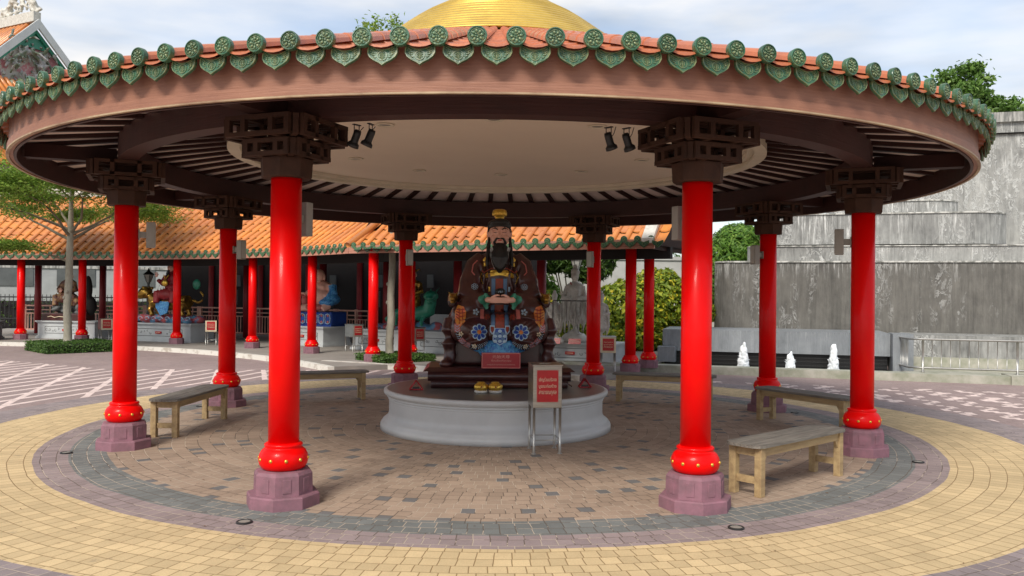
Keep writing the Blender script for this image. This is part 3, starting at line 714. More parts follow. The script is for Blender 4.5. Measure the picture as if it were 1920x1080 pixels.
for s in (-1, 1): k.tube([(s*.112, .01, Zh(2.42)), (s*.124, -.012, Zh(2.35)), (s*.122, .02, Zh(2.30))], [.02, .012, .012], 8)
blob('hair', k, 'black', st, .008, 2)
# moustache and beard
k = MB()
for s in (-1, 1):
    k.tube([(s*.004, -.132, Zh(2.248)), (s*.035, -.130, Zh(2.248)), (s*.062, -.112, Zh(2.20)), (s*.066, -.10, Zh(2.12)), (s*.055, -.12, Zh(2.02))], [.008, .014, .015, .018, .02], 8)
k.tube([(0, -.10, Zh(2.185)), (0, -.115, Zh(2.12)), (0, -.125, Zh(2.0)), (0, -.14, Zh(1.90)), (0, -.15, Zh(1.83))], [.045, .078, .092, .065, .018], 12)
for i in range(9):
    x = (i-4)*.019; k.tube([(x, -.165, Zh(2.16)), (x*1.1, -.195, Zh(2.02)), (x*.8, -.20, Zh(1.86+abs(x)*.5))], [.008, .010, .004], 5)
for s in (-1, 1): k.tube([(s*.112, -.02, Zh(2.27)), (s*.118, -.05, Zh(2.14)), (s*.13, -.09, Zh(1.98)), (s*.135, -.11, Zh(1.90))], [.012, .024, .022, .008], 8)
blob('beard', k, 'black', st, .007, 1)
k = MB(); k.lathe([(.050, 0), (.046, .012), (.055, .03), (.074, .055), (.080, .085), (.070, .112), (.05, .122), (0, .122)], 24, c=(0, .02, Zh(2.495)))
for i in range(10):
    a = 2*PI*i/10; k.ell((.066*math.cos(a), .02+.066*math.sin(a), Zh(2.565)), (.016, .016, .034), nu=8, nv=6)
k.build('crown', 'gold', st)
for o_ in [o for o in st.children if o.name.split('.')[0] in ('head', 'hair', 'beard', 'crown')]:
    o_.scale = (1.14, 1.08, 1.0); o_.location = (0, -.005, 0)
# hands folded round a dark bead
def hand(s):
    k = MB(); z = 1.50
    k.tube([(s*.19, -.37, Z(z+.01)), (s*.13, -.43, Z(z)), (s*.085, -.455, Z(z))], [.036, .034, .036], 12)
    k.ell((s*.085, -.462, Z(z)), (.056, .030, .038))
    for i, (dz, ln) in enumerate(((.024, .95), (.008, 1.05), (-.009, 1.0), (-.025, .85))):
        k.tube([(s*.07, -.478, Z(z+dz)), (s*(.035), -.500+.004*i, Z(z+dz*.95)), (s*(-.005*ln), -.502+.004*i, Z(z+dz*.9)), (s*(-.035*ln), -.488, Z(z+dz*.8))], [.0135, .0125, .0115, .008], 8)
    k.tube([(s*.10, -.455, Z(z+.03)), (s*.065, -.468, Z(z+.052)), (s*.028, -.470, Z(z+.060)), (s*.006, -.464, Z(z+.052))], [.017, .015, .013, .009], 8)
    return k
for s in (-1, 1): blob('hand', hand(s), 'skin', st, .0055, 1)
for s in (-1, 1):
    k = MB(); k.tube([(s*.165, -.385, Z(1.575)), (s*.18, -.40, Z(1.52)), (s*.175, -.40, Z(1.45)), (s*.155, -.375, Z(1.40))], [.022, .034, .034, .02], 10); k.tube([(s*.22, -.33, Z(1.50)), (s*.155, -.40, Z(1.50))], .062, 16); k.build('cuff', 'cuff', st)
k = MB(); k.ell((0, -.44, Z(1.60)), (.062, .045, .042)); bd = k.build('bead', 'black', st)
text_part('卍', .05, .02, 'lightblue', bd, (0, -.487, Z(1.60)), 'marking')
# painted relief laid onto the body surface
dg = bpy.context.evaluated_depsgraph_get(); dg.update()
def bvh(o):
    e = o.evaluated_get(dg); me = e.to_mesh(); bm = bmesh.new(); bm.from_mesh(me); t = BVHTree.FromBMesh(bm); bm.free(); e.to_mesh_clear(); return t
BT = bvh(body); UT = None
def hit(x, z, tree, dflt=-.3):
    h = tree.ray_cast(Vector((x, -3, z)), Vector((0, 1, 0)))
    return h[0].y if h[0] is not None else dflt
def decal(polys, m, name, tree=BT, off=.006, parent=st, base=None):
    """polys: list of outlines in (x, world z); each is filled with a fan of small faces wrapped on the surface"""
    k = MB()
    for pl in polys:
        n = len(pl); cx = sum(p[0] for p in pl)/n; cz = sum(p[1] for p in pl)/n
        rings = 4; vs = []; fs = []
        for j in range(rings+1):
            f = 1-j/rings
            for (x, z) in pl:
                X, ZZ = cx+(x-cx)*f, cz+(z-cz)*f; y = hit(X, Z(ZZ), tree)
                vs.append((X, (y if base is None else min(y, base))-off-.003*min(1, 3*(1-f)), Z(ZZ)))
        for j in range(rings):
            for i in range(n): fs.append((j*n+i, j*n+(i+1) % n, (j+1)*n+(i+1) % n, (j+1)*n+i))
        # rim going back into the body
        o = len(vs); vs += [(v[0], v[1]+.02, v[2]) for v in vs[:n]]
        fs += [(i, o+i, o+(i+1) % n, (i+1) % n) for i in range(n)]
        k.add(vs, fs, None, 0, False)
    return k.build(name, m, parent)
def subdiv(pl, n=4):
    out = []
    for i in range(len(pl)):
        a, b = pl[i], pl[(i+1) % len(pl)]
        for q in range(n): out.append((a[0]+(b[0]-a[0])*q/n, a[1]+(b[1]-a[1])*q/n))
    return out
def rect(x0, x1, z0, z1): return subdiv([(x0, z0), (x1, z0), (x1, z1), (x0, z1)], 6)
def line(pts, r, m, name, tree=BT, off=.004, parent=st):
    k = MB(); P = []
    for (a, b) in zip(pts[:-1], pts[1:]):
        for q in range(4): P.append((a[0]+(b[0]-a[0])*q/4, a[1]+(b[1]-a[1])*q/4))
    P.append(pts[-1]); k.tube([(x, hit(x, Z(z), tree)-off, Z(z)) for x, z in P], r, 5); return k.build(name, m, parent)
def petals(cx, cz, r, n=8, w=.42, r0=.25):
    out = []
    for i in range(n):
        a = 2*PI*i/n; pl = []
        for q in range(10):
            t = 2*PI*q/10; u = r*(r0+1)/2+math.cos(t)*r*(1-r0)/2; v = math.sin(t)*r*w*.75*(.8+.4*math.cos(t)*.5)
            pl.append((cx+u*math.cos(a)-v*math.sin(a), cz+u*math.sin(a)+v*math.cos(a)))
        out.append(pl)
    return out
# sash panel with blue borders
decal([rect(-.052, .052, 1.13, 1.44)], 'patred', 'sash'); decal([rect(-.045, .045, 1.63, 1.76)], 'patred', 'upper_sash')
for s in (-1, 1):
    decal([rect(*(sorted((s*.058, s*.105))), 1.19, 1.44), rect(*(sorted((s*.05, s*.095))), 1.56, 1.76)], 'blue2', 'sash_border')
    decal([subdiv([(s*.062, 1.20), (s*.118, 1.20), (s*.118, 1.13), (s*.09, 1.09), (s*.062, 1.13)], 3)], 'lightblue', 'sash_end', off=.010)
    decal([subdiv([(s*.071, 1.185), (s*.109, 1.185), (s*.109, 1.14), (s*.09, 1.11), (s*.071, 1.14)], 3)], 'patred', 'sash_end_panel', off=.016)
decal([subdiv([(-.062, 1.17), (.062, 1.17), (.085, 1.07), (.085, 1.02), (0, .965), (-.085, 1.02), (-.085, 1.07)], 3)], 'lightblue', 'apron_tab', off=.012, base=-.43)
tab = decal([subdiv([(-.052, 1.165), (.052, 1.165), (.075, 1.065), (.074, 1.026), (0, .978), (-.074, 1.026), (-.075, 1.065)], 3)], 'deepblue', 'apron_tab_panel', off=.019, base=-.43)
for i, zz in enumerate((1.015, 1.045, 1.075, 1.105, 1.135)):
    for x in ((-.035, .035) if i % 2 else (-.055, 0, .055)):
        if abs(x) > .05 and zz > 1.09: continue
        decal([[(x+.024*math.cos(R_(q)), zz+.020*math.sin(R_(q))) for q in range(0, 360, 30)]], 'blue2' if i % 2 else 'lightblue', 'scale', off=.024+.002*(i % 2), base=-.43, parent=tab)
# knee rosettes
for s in (-1, 1):
    cx, cz = s*.245, 1.125
    b = decal(petals(cx, cz, .098, 8, .50, .22), 'lightblue', 'rosette', off=.006)
    decal(petals(cx, cz, .086, 8, .36, .30), 'deepblue', 'petal_centres', off=.012, parent=b)
    decal([[(cx+.024*math.cos(R_(q)), cz+.024*math.sin(R_(q))) for q in range(0, 360, 30)]], 'flame', 'rosette_centre', off=.014, parent=b)
    # elbow rosettes
    cx, cz = s*.30, 1.66
    for i in range(7):
        a = 2*PI*i/7; line([(cx+.026*math.cos(a)+.016*math.cos(R_(q)), cz+.022*math.sin(a)+.016*math.sin(R_(q))) for q in range(0, 361, 60)], .0026, 'lightblue', 'sleeve_motif')
    # sleeve shields
    sh = decal([subdiv([(s*.40, 1.36), (s*.43, 1.42), (s*.50, 1.44), (s*.535, 1.36), (s*.53, 1.24), (s*.48, 1.17), (s*.41, 1.25)], 3)], 'flame', 'sleeve_shield', off=.006)
    for q in range(4): line([(s*.415, 1.27+.04*q), (s*.47, 1.26+.04*q), (s*.52, 1.30+.03*q)], .005, 'darkred', 'shield_band', off=.012, parent=sh)
    for x in (.44, .48): line([(s*x, 1.22), (s*(x+.005), 1.40)], .004, 'patred', 'shield_band', off=.012, parent=sh)
    # shoulder roundels
    decal(petals(s*.165, 1.99, .036, 4, .9, .1)+[rect(*(sorted((s*.14, s*.19))), 1.91, 1.955)], 'gold', 'shoulder_flower', off=.006)
    line([(s*.27, 1.98), (s*.32, 1.93), (s*.335, 1.84), (s*.30, 1.80)], .008, 'pink', 'shoulder_band')
    # small pendants and tassels
    decal([rect(*(sorted((s*.19, s*.235))), 1.28, 1.39)], 'pink', 'tassel', off=.010)
    decal(petals(s*.285, 1.36, .04, 5, .5, .2), 'lightblue', 'star_motif', off=.007)
    decal([rect(*(sorted((s*.112, s*.135))), 1.60, 1.66)], 'gold' if s < 0 else 'lightblue', 'token', off=.007)
    decal(petals(s*.15, 1.30, .035, 6, .5, .2), 'patred', 'cloud_motif', off=.005)
    # hem band : chevrons along the lower edge of the robe
    path = [(s*.505, 1.22), (s*.50, 1.12), (s*.47, 1.04), (s*.42, .985), (s*.35, .955), (s*.27, .95), (s*.20, .965), (s*.14, .995)]
    for i in range(len(path)-1):
        (x0, z0), (x1, z1) = path[i], path[i+1]; dx, dz = x1-x0, z1-z0; ln = math.hypot(dx, dz); nx, nz = -dz/ln*.034, dx/ln*.034
        decal([subdiv([(x0+nx, z0+nz), (x1+nx, z1+nz), (x1-nx, z1-nz), (x0-nx, z0-nz)], 3)], 'pink' if i in (0, 2, 3) else 'bracket', 'hem_band', off=.004)
        for q in (.15, .45, .75):
            mx_, mz_ = x0+dx*q, z0+dz*q; line([(mx_+nx*.8, mz_+nz*.8), (mx_+dx*.25, mz_+dz*.25), (mx_-nx*.8, mz_-nz*.8)], .0034, 'lightblue', 'hem_chevron', off=.011)
    decal(petals(s*.46, 1.10, .03, 5, .5, .2)+petals(s*.30, .96, .03, 5, .5, .2), 'signlet', 'hem_flower', off=.014)
# belt crescent and collar
decal([subdiv([(-.20, 1.80), (-.10, 1.86), (0, 1.875), (.10, 1.86), (.20, 1.80), (.19, 1.76), (.10, 1.79), (0, 1.80), (-.10, 1.79), (-.19, 1.76)], 2)], 'gold', 'belt_crescent', off=.010)
line([(-.215, 1.86), (-.19, 1.83), (-.10, 1.885), (0, 1.90), (.10, 1.885), (.19, 1.83), (.215, 1.86)], .008, 'patred', 'belt_trim')
for s in (-1, 1):
    line([(s*.105, 2.13), (s*.10, 2.05), (s*.075, 1.96), (s*.05, 1.88)], .020, 'greypaint', 'collar', off=.0)
    line([(s*.205, 1.84), (s*.235, 1.78), (s*.20, 1.70)], .007, 'gold', 'belt_cord')
# armrest beast heads
for s in (-1, 1):
    k = MB(); c = (s*.56, -.20, Z(1.52)); k.ell(c, (.062, .085, .062)); k.ell((c[0], c[1]-.075, c[2]-.012), (.040, .045, .030)); k.ell((c[0], c[1]-.06, c[2]-.052), (.034, .04, .016))
    for q in (-1, 1): k.ell((c[0]+q*.03, c[1]-.05, c[2]+.04), (.014, .014, .014)); k.tube([(c[0]+q*.04, c[1]+.0, c[2]+.05), (c[0]+q*.065, c[1]+.04, c[2]+.085)], [.012, .004], 6)
    blob('armrest_head', k, 'bronze', st, .009, 1)
# plaque
t = thing('name_plaque', 'dark red plaque with Chinese and Thai lettering propped at the feet of the seated statue', 'plaque', (.05, -.14, .695), 0)
k = MB(); k.box((0, 0, .095), (.46, .02, .185), bev=.002); X0 = k.build('board', 'plaque', t)
k = MB()
for z in (.010, .180): k.box((0, -.0115, z), (.446, .003, .0045))
for x in (-.2215, .2215): k.box((x, -.0115, .095), (.0045, .003, .1745))
k.build('border', 'plet', t)
text_part('元始天尊', .205, .040, 'plet', t, (0, -.0125, .142)); text_part('ง้วนสื่อเทียนจุน', .235, .030, 'plet', t, (0, -.0125, .093)); text_part('เทพผู้เป็นใหญ่แห่งสรวงสวรรค์ทั้งปวง', .33, .020, 'plet', t, (0, -.0125, .047))
# golden slippers
for dx, lb in ((-.075, 'left of the two small golden lotus shoes on the plinth edge'), (.085, 'right of the two small golden lotus shoes on the plinth edge')):
    t = thing('golden_shoe', lb, 'offering', (-.115+dx, -.58, .464), 0, 'golden shoes at the plinth edge')
    k = MB(); k.lathe([(.072, 0), (.076, .012), (.076, .026), (.070, .030)], 24); k.build('white_sole', 'white', t)
    k = MB(); k.lathe([(.066, .030), (.080, .055), (.074, .085), (.052, .108), (.040, .114), (.042, .122), (.034, .124), (0, .10)], 24)
    for i in range(7):
        a = 2*PI*i/7; k.ell((.062*math.cos(a), .062*math.sin(a), .066), (.022, .022, .032), nu=10, nv=8, mi=0)
    k.build('golden_upper', 'gold', t)
    k = MB(); k.ell((0, -.070, .068), (.016, .010, .014)); k.build('red_bead', 'patred', t)
# red triangular incense stands
for x, y, lb in ((-.93, -.32, 'small red triangular stand on the left edge of the plinth'), (1.06, -.02, 'small red triangular stand with a loop of wire on the right edge of the plinth')):
    t = thing('incense_stand', lb, 'incense stand', (x, y, .4625), .1, 'red triangular stands on the plinth')
    k = MB(); q = .075
    for a, b in (((-q, -.03, .008), (0, -.03, .11)), ((q, -.03, .008), (0, -.03, .11)), ((-q, .03, .008), (0, .03, .11)), ((q, .03, .008), (0, .03, .11)), ((-q, -.03, .008), (q, -.03, .008))): k.tube([a, b], .0075, 6)
    k.add([(-q, -.03, .01), (-q, .03, .01), (0, .03, .11), (0, -.03, .11), (q, -.03, .01), (q, .03, .01)], [(0, 1, 2, 3), (3, 2, 5, 4)]); k.build('frame', 'plaque', t)
    k = MB(); k.box((0, 0, .02), (.075, .05, .03)); k.build('tray', 'dark', t)
    if x > 0: k = MB(); k.tube([(0, 0, .11), (.01, 0, .17), (.03, 0, .23), (.05, .01, .27), (.035, .01, .30), (.02, 0, .28)], .003, 5); k.build('wire', 'pink', t)
# ================================================================ surroundings
# ---------------------------------------------------------------- gallery (covered walkway): an arc and a straight wing
AC = Vector((-15.3, -.2)); AR = 15.0; ZE = 2.40; SL = .70; DEP = 2.9
def arc_pt(deg, r): return (AC.x+r*math.cos(R_(deg)), AC.y+r*math.sin(R_(deg)))
HA = 34.2; WA, WB = Vector((AC.x+AR*math.cos(R_(HA)), AC.y+AR*math.sin(R_(HA)))), Vector((2.93, 4.80)); N1 = Vector((math.cos(R_(HA)), math.sin(R_(HA)))); T1 = Vector((N1.y, -N1.x)); WT = (WB-WA).normalized(); WN = Vector((-WT.y, WT.x))
if WN.y < 0: WN = -WN
def wing_pt(s, t): p = WA+WT*s+WN*t; return (p.x, p.y)
gal = thing('gallery_building', 'long curved open gallery with orange tiled roof and red columns behind the pavilion', 'gallery', (0, 0, 0))
WL = (WB-WA).length
HB = (N1+WN).normalized()
def hside(p): return HB.x*(p[1]-WA.y)-HB.y*(p[0]-WA.x)     # > 0 on the arc's side of the hip
def wt(t): return t if t < 1.2 else 1.2+(t-1.2)*.45
def roof_pt(kind, u, t, z): 
    x, y = arc_pt(u, AR+t) if kind == 0 else wing_pt(u, wt(t)); return (x, y, z)
rows = []
d_ang = math.degrees(.27/AR)
a = HA+d_ang*.5
while a < 93: rows.append((0, a)); a += d_ang
s = .12
while s < WL+.02: rows.append((1, s)); s += .255
rows2 = [(2, .13+.27*i) for i in range(6)]+[(1, .12-.255*i) for i in range(1, 6)]
k = MB(); sl = MB()
for kind, u in rows+rows2:
    def P(t, off, dz):
        if kind == 0:
            x, y = arc_pt(u, AR+t); tx, ty = -math.sin(R_(u)), math.cos(R_(u)); x += tx*off; y += ty*off
        elif kind == 1: x, y = wing_pt(u+off, wt(t))
        else: q_ = WA+T1*(u-off)+N1*t; x, y = q_.x, q_.y
        return (x, y, ZE+.13+SL*t+dz)
    ts = [0.0+.32*j for j in range(10)]
    w0 = .062
    for j in range(9):
        c_ = P(ts[j]+.16, 0, 0)
        if (kind == 2 and hside(c_) < 0) or (kind == 1 and hside(c_) > 0 and u < 1.2): continue
        vs = []
        for (t, w) in ((ts[j], w0), (ts[j+1]-.0, w0*.86)):
            for q in range(7):
                an = PI*q/6; vs.append(P(t-.02, w*math.cos(an), w*math.sin(an)*1.15))
        k.add(vs, [(q, q+1, q+8, q+7) for q in range(6)]+[(0, 1, 2, 3, 4, 5, 6)])
        vs = []
        for (t, dz) in ((ts[j]+.0, .012), (ts[j+1]-.02, -.014)):
            for q in range(5): f = -1+q/2; vs.append(P(t, .134+.11*f, dz-.028*(1-f*f)))
        for q in range(5): f = -1+q/2; vs.append(P(ts[j]+.001, .134+.11*f, -.012-.028*(1-f*f)))
        k.add(vs, [(q, q+1, q+6, q+5) for q in range(4)]+[(q, q+10, q+11, q+1) for q in range(4)])
k.build('barrel_roof_tiles', 'tile2', gal)
k = MB(); z_ = lambda t: ZE+.05+SL*t
h3 = WA+HB*2.98; a3 = WA+N1*DEP; b3 = Vector(wing_pt(0, wt(DEP)))
k.add([(WA.x, WA.y, z_(0)), (h3.x, h3.y, z_(DEP)), (a3.x, a3.y, z_(DEP)), (b3.x, b3.y, z_(DEP))], [(0, 1, 2), (0, 3, 1)]); k.build('hip_underlay', 'brown', gal)
k = MB(); k.tube([(WA.x-HB.x*.05, WA.y-HB.y*.05, z_(0)+.12), (h3.x, h3.y, z_(DEP)+.14)], .085, 8); k.build('hip_ridge', 'tile2', gal)
def strip(m, name, t0, z0, t1, z1, a0=HA, a1=93, s0=0, s1=None, parent=gal, n=60, thick=None):
    """a swept band whose section runs from (t0,z0) to (t1,z1); thick adds a closed box section"""
    s1 = WL+.05 if s1 is None else s1; k = MB()
    sec = [(t0, z0), (t1, z1)] if thick is None else [(t0, z0), (t1, z0), (t1, z1), (t0, z1), (t0, z0)]
    for kind, u0, u1, nn in ((0, a0, a1, n), (1, s0, s1, 6)):
        vs = []; m_ = len(sec)
        for i in range(nn+1):
            u = u0+(u1-u0)*i/nn
            for (t, z) in sec: vs.append(roof_pt(kind, u, t, z))
        fs = [(i*m_+j, (i+1)*m_+j, (i+1)*m_+j+1, i*m_+j+1) for i in range(nn) for j in range(m_-1)]
        if thick is not None:
            fs += [(0, 1, 2, 3), tuple(nn*m_+q for q in range(4))]
        k.add(vs, fs)
    return k.build(name, m, parent)
strip('brown', 'roof_underlay', 0.05, ZE+.06, 1.2, ZE+.05+SL*1.2); strip('brown', 'roof_underlay', 1.2, ZE+.05+SL*1.2, DEP, ZE+.05+SL*DEP)
strip('brown', 'rear_roof_slope', DEP, ZE+.12+SL*DEP, DEP+1.6, ZE+.1)
strip('white', 'ridge', DEP-.12, ZE+.08+SL*DEP, DEP+.1, ZE+.42+SL*DEP, thick=1)
strip('fasc2', 'fascia_board', -.03, ZE+.045, .02, ZE+.17, thick=1)
strip('fasc2', 'lower_fascia_board', -.045, ZE, .01, ZE+.042, thick=1)
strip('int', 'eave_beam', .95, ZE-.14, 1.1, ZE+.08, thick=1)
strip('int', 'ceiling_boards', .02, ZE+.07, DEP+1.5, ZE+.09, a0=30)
# eave ends
k = MB(); k.lathe([(.062, -.03), (.064, 0), (.058, .008), (.05, .002), (0, .004)], 14, X=Matrix.Rotation(PI/2, 4, 'Y'), smooth=False)
for i in range(5): a = 2*PI*i/5; k.ell((.006, .026*math.cos(a), .026*math.sin(a)), (.006, .012, .012), nu=6, nv=4, mi=1)
gd = k.mesh('round_tile_end', ['green', 'greenrim'])
k = MB(); X = Matrix(((0, 0, 1, 0), (1, 0, 0, 0), (0, 1, 0, 0), (0, 0, 0, 1))); k.prism([(-.10, 0), (0, -.03), (.10, 0), (.105, -.045), (.07, -.085), (0, -.135), (-.07, -.085), (-.105, -.045)], -.012, .006, X)
k.lathe([(.034, .006), (.034, .012), (.026, .012), (.026, .006)], 12, c=(0, -.066, 0), X=X, mi=1, smooth=False, cap=False)
gp = k.mesh('drip_tile', ['green', 'greenrim'])
order = sorted(rows, key=lambda r: (r[0] == 0, r[1])); near = set(order[:98]); rd = MB()
for kind, u in rows:
    if kind == 0: nx, ny = -math.cos(R_(u)), -math.sin(R_(u))
    else: nx, ny = -WN.x, -WN.y
    az = math.atan2(ny, nx); x, y, z = roof_pt(kind, u, -.04, ZE+.175); du = (.135/AR*180/PI) if kind == 0 else .1275
    x2, y2, z2 = roof_pt(kind, u+du, -.055, ZE+.15)
    if (kind, u) in near: put('round_tile_end', gd, gal, (x, y, z), az); put('drip_tile', gp, gal, (x2, y2, z2), az)
    else:
        for me, pp in ((gd, (x, y, z)), (gp, (x2, y2, z2))):
            rd.add([v.co for v in me.vertices], [list(f.vertices) for f in me.polygons], Matrix.Translation(pp) @ Matrix.Rotation(az, 4, 'Z'))
if rd.v: tag(rd.build('tile_ends', 'green', gal), kind='stuff')
# white gable verge at the right hand end
k = MB()
def WP(s, t, z): x, y = wing_pt(s, wt(t)); return (x, y, z)
e0 = WL-.02
vs = [WP(e0-.16, -.06, ZE+.19), WP(e0+.06, -.06, ZE+.19), WP(e0+.06, DEP, ZE+.22+SL*DEP), WP(e0-.16, DEP, ZE+.22+SL*DEP), WP(e0-.16, -.06, ZE+.10), WP(e0+.06, -.06, ZE+.10), WP(e0+.06, DEP, ZE+.08+SL*DEP), WP(e0-.16, DEP, ZE+.08+SL*DEP)]
k.add(vs, [(0, 1, 2, 3), (1, 5, 6, 2), (0, 4, 5, 1), (3, 7, 4, 0), (2, 6, 7, 3)]); k.build('gable_verge', 'white', gal)
k = MB(); k.add([WP(e0, .0, ZE), WP(e0, DEP+1.6, ZE), WP(e0, DEP, ZE+SL*DEP), WP(e0-.03, .0, ZE), WP(e0-.03, DEP+1.6, ZE), WP(e0-.03, DEP, ZE+SL*DEP)], [(0, 1, 2), (5, 4, 3), (0, 3, 4, 1), (1, 4, 5, 2), (2, 5, 3, 0)]); k.build('gable_wall', 'brown', gal)
# columns
k = MB(); k.lathe([(.105, .40), (.105, ZE+.1)], 24); gc = k.mesh('column', 'red')
k = MB(); k.lathe([(.12, .24), (.155, .27), (.165, .31), (.15, .36), (.125, .385), (.13, .40), (.105, .415)], 24); gb = k.mesh('lotus_bulb', 'red')
k = MB(); octring(k, [(.195, .10), (.195, .25), (.17, .262)])
for i in range(8): k.box((.178, 0, .175), (.014, .06, .09), X=Matrix.Rotation(PI*i/4, 4, 'Z'))
gpe = k.mesh('pedestal', 'purple'); k = MB()
for i in range(10): a = 2*PI*i/10; k.ell((.161*math.cos(a), .161*math.sin(a), .315), (.017, .017, .014), nu=6, nv=4)
gst = k.mesh('gold_studs', 'gold')
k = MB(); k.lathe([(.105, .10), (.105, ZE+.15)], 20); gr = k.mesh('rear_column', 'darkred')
def angs(x, y): return math.degrees(math.atan2(y-AC.y, x-AC.x))
for (x, y) in ((-13.3, 15.06), (-10.88, 13.53), (-7.97, 12.45), (-5.8, 11.61), (-4.06, 10.26), (-2.49, 9.22)):
    # keep the line of sight, slide onto the column arc
    o = Vector((-.3526, -9.99)); d = (Vector((x, y))-o).normalized(); b = 2*d.dot(o-AC); c_ = (o-AC).length_squared-15.32**2; tt = (-b+math.sqrt(b*b-4*c_))/2
    p = o+d*tt
    c = put('column', gc, gal, (p.x, p.y, 0)); put('pedestal', gpe, c); put('lotus_bulb', gb, c); put('gold_studs', gst, c)
for x, y in (wing_pt(.9, 1.0), (2.78, 5.95), (3.33, 6.85)):
    c = put('column', gc, gal, (x, y, 0)); put('pedestal', gpe, c); put('lotus_bulb', gb, c); put('gold_studs', gst, c)
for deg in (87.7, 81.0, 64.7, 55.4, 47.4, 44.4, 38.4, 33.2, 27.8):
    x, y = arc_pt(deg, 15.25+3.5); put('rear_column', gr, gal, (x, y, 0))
# floor slab with whitewashed kerb
def slab(name, m, r0, r1, t0, t1, z0, z1, a0=29, a1=95, s0=-.4, s1=5.9, parent=None, join=True):
    k = MB(); nn = 50
    sec = [(r0, z0), (r0, z1), (r1, z1), (r1, z0)]
    vs = [(*arc_pt(a0+(a1-a0)*i/nn, r), z) for i in range(nn+1) for r, z in sec]
    k.add(vs, [(i*4+j, (i+1)*4+j, (i+1)*4+(j+1) % 4, i*4+(j+1) % 4) for i in range(nn) for j in range(4)]+[(0, 1, 2, 3), tuple(nn*4+q for q in range(4))])
    sec = [(t0, z0), (t0, z1+.001), (t1, z1+.001), (t1, z0)]
    vs = [(*wing_pt(s, t), z) for s in (s0, s1) for t, z in sec]
    k.add(vs, [(j, 4+j, 4+(j+1) % 4, (j+1) % 4) for j in range(4)]+[(0, 1, 2, 3), (4, 5, 6, 7)])
    return k.build(name, m, parent)
tag(slab('gallery_walkway', 'concrete', 14.12, 22, -.28, 8.0, -.02, .100), kind='structure')
tag(slab('walkway_kerb', 'kerbw', 13.98, 14.118, -.42, -.282, -.02, .104), kind='structure')
# hall behind the middle of the gallery; near-black wall paints its unlit interior
t = thing('hall_building', 'dark timber hall with unlit interior painted black behind the middle of the gallery', 'building', (0, 0, 0))
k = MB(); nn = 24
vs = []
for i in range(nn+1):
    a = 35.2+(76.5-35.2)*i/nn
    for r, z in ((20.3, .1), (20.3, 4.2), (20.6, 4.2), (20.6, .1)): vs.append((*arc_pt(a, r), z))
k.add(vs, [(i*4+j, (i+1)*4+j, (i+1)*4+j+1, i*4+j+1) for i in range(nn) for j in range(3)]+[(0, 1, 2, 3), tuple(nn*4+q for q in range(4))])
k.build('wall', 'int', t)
for a in (38, 43.5, 50, 55, 61, 66.5, 72):
    x, y = arc_pt(a, 20.2); k = MB(); k.tube([(x, y, .1), (x, y, 3.2)], .09, 12); k.build('post', 'darkred', t)
for a in (36, 41, 46.5, 52.5, 58, 63.5, 69):
    x, y = arc_pt(a, 20.15); k = MB(); k.box((x, y, 1.9), (.25, .04, .38), rz=R_(a-90)); k.box((x, y, 1.35), (.04, .03, .5), rz=R_(a-90)); k.build('hanging_lantern', 'bldgd', t)
for a in (37, 41, 45):
    x, y = arc_pt(a, 20.1); k = MB(); k.box((x, y, .55), (.9, .06, .8), rz=R_(a-90)); k.build('low_panel', 'greypaint', t)
# salmon railings between the rear columns
def railing(p0, p1, label):
    d = Vector(p1)-Vector(p0); ln = d.length; t = thing('railing', label, 'railing', (p0[0], p0[1], .10), math.atan2(d.y, d.x), 'salmon railings of the gallery')
    for z, h in ((.90, .045), (.76, .03), (.64, .03), (.10, .045)):
        k = MB(); k.box((ln/2, 0, z), (ln, .05, h)); k.build('rail', 'railp', t)
    k = MB(); n = int(ln/.105)
    for i in range(1, n): k.box((ln*i/n, 0, .37 if i % 4 else .5), (.022, .024, .51 if i % 4 else .77))
    k.build('balusters', 'railp', t)
    for f in (0, .5, 1): k = MB(); k.box((ln*f, 0, .47), (.075, .075, .94)); k.build('post', 'railp', t)
rl = ['left edge of the photo, behind the leftmost gallery column', 'behind the carved statue at the left tree', 'behind the old fashioned street lamp', 'behind the tiger rider statue', 'right of the tiger rider statue', 'behind the left rear pavilion column', 'left of the laughing statue']
prev = [90, 83.5, 77.5, 71.5, 66, 60.5, 55.5, 50.5]
for i in range(7): railing(arc_pt(prev[i], 19.4), arc_pt(prev[i+1]+.25, 19.4), 'salmon painted railing section '+rl[i])

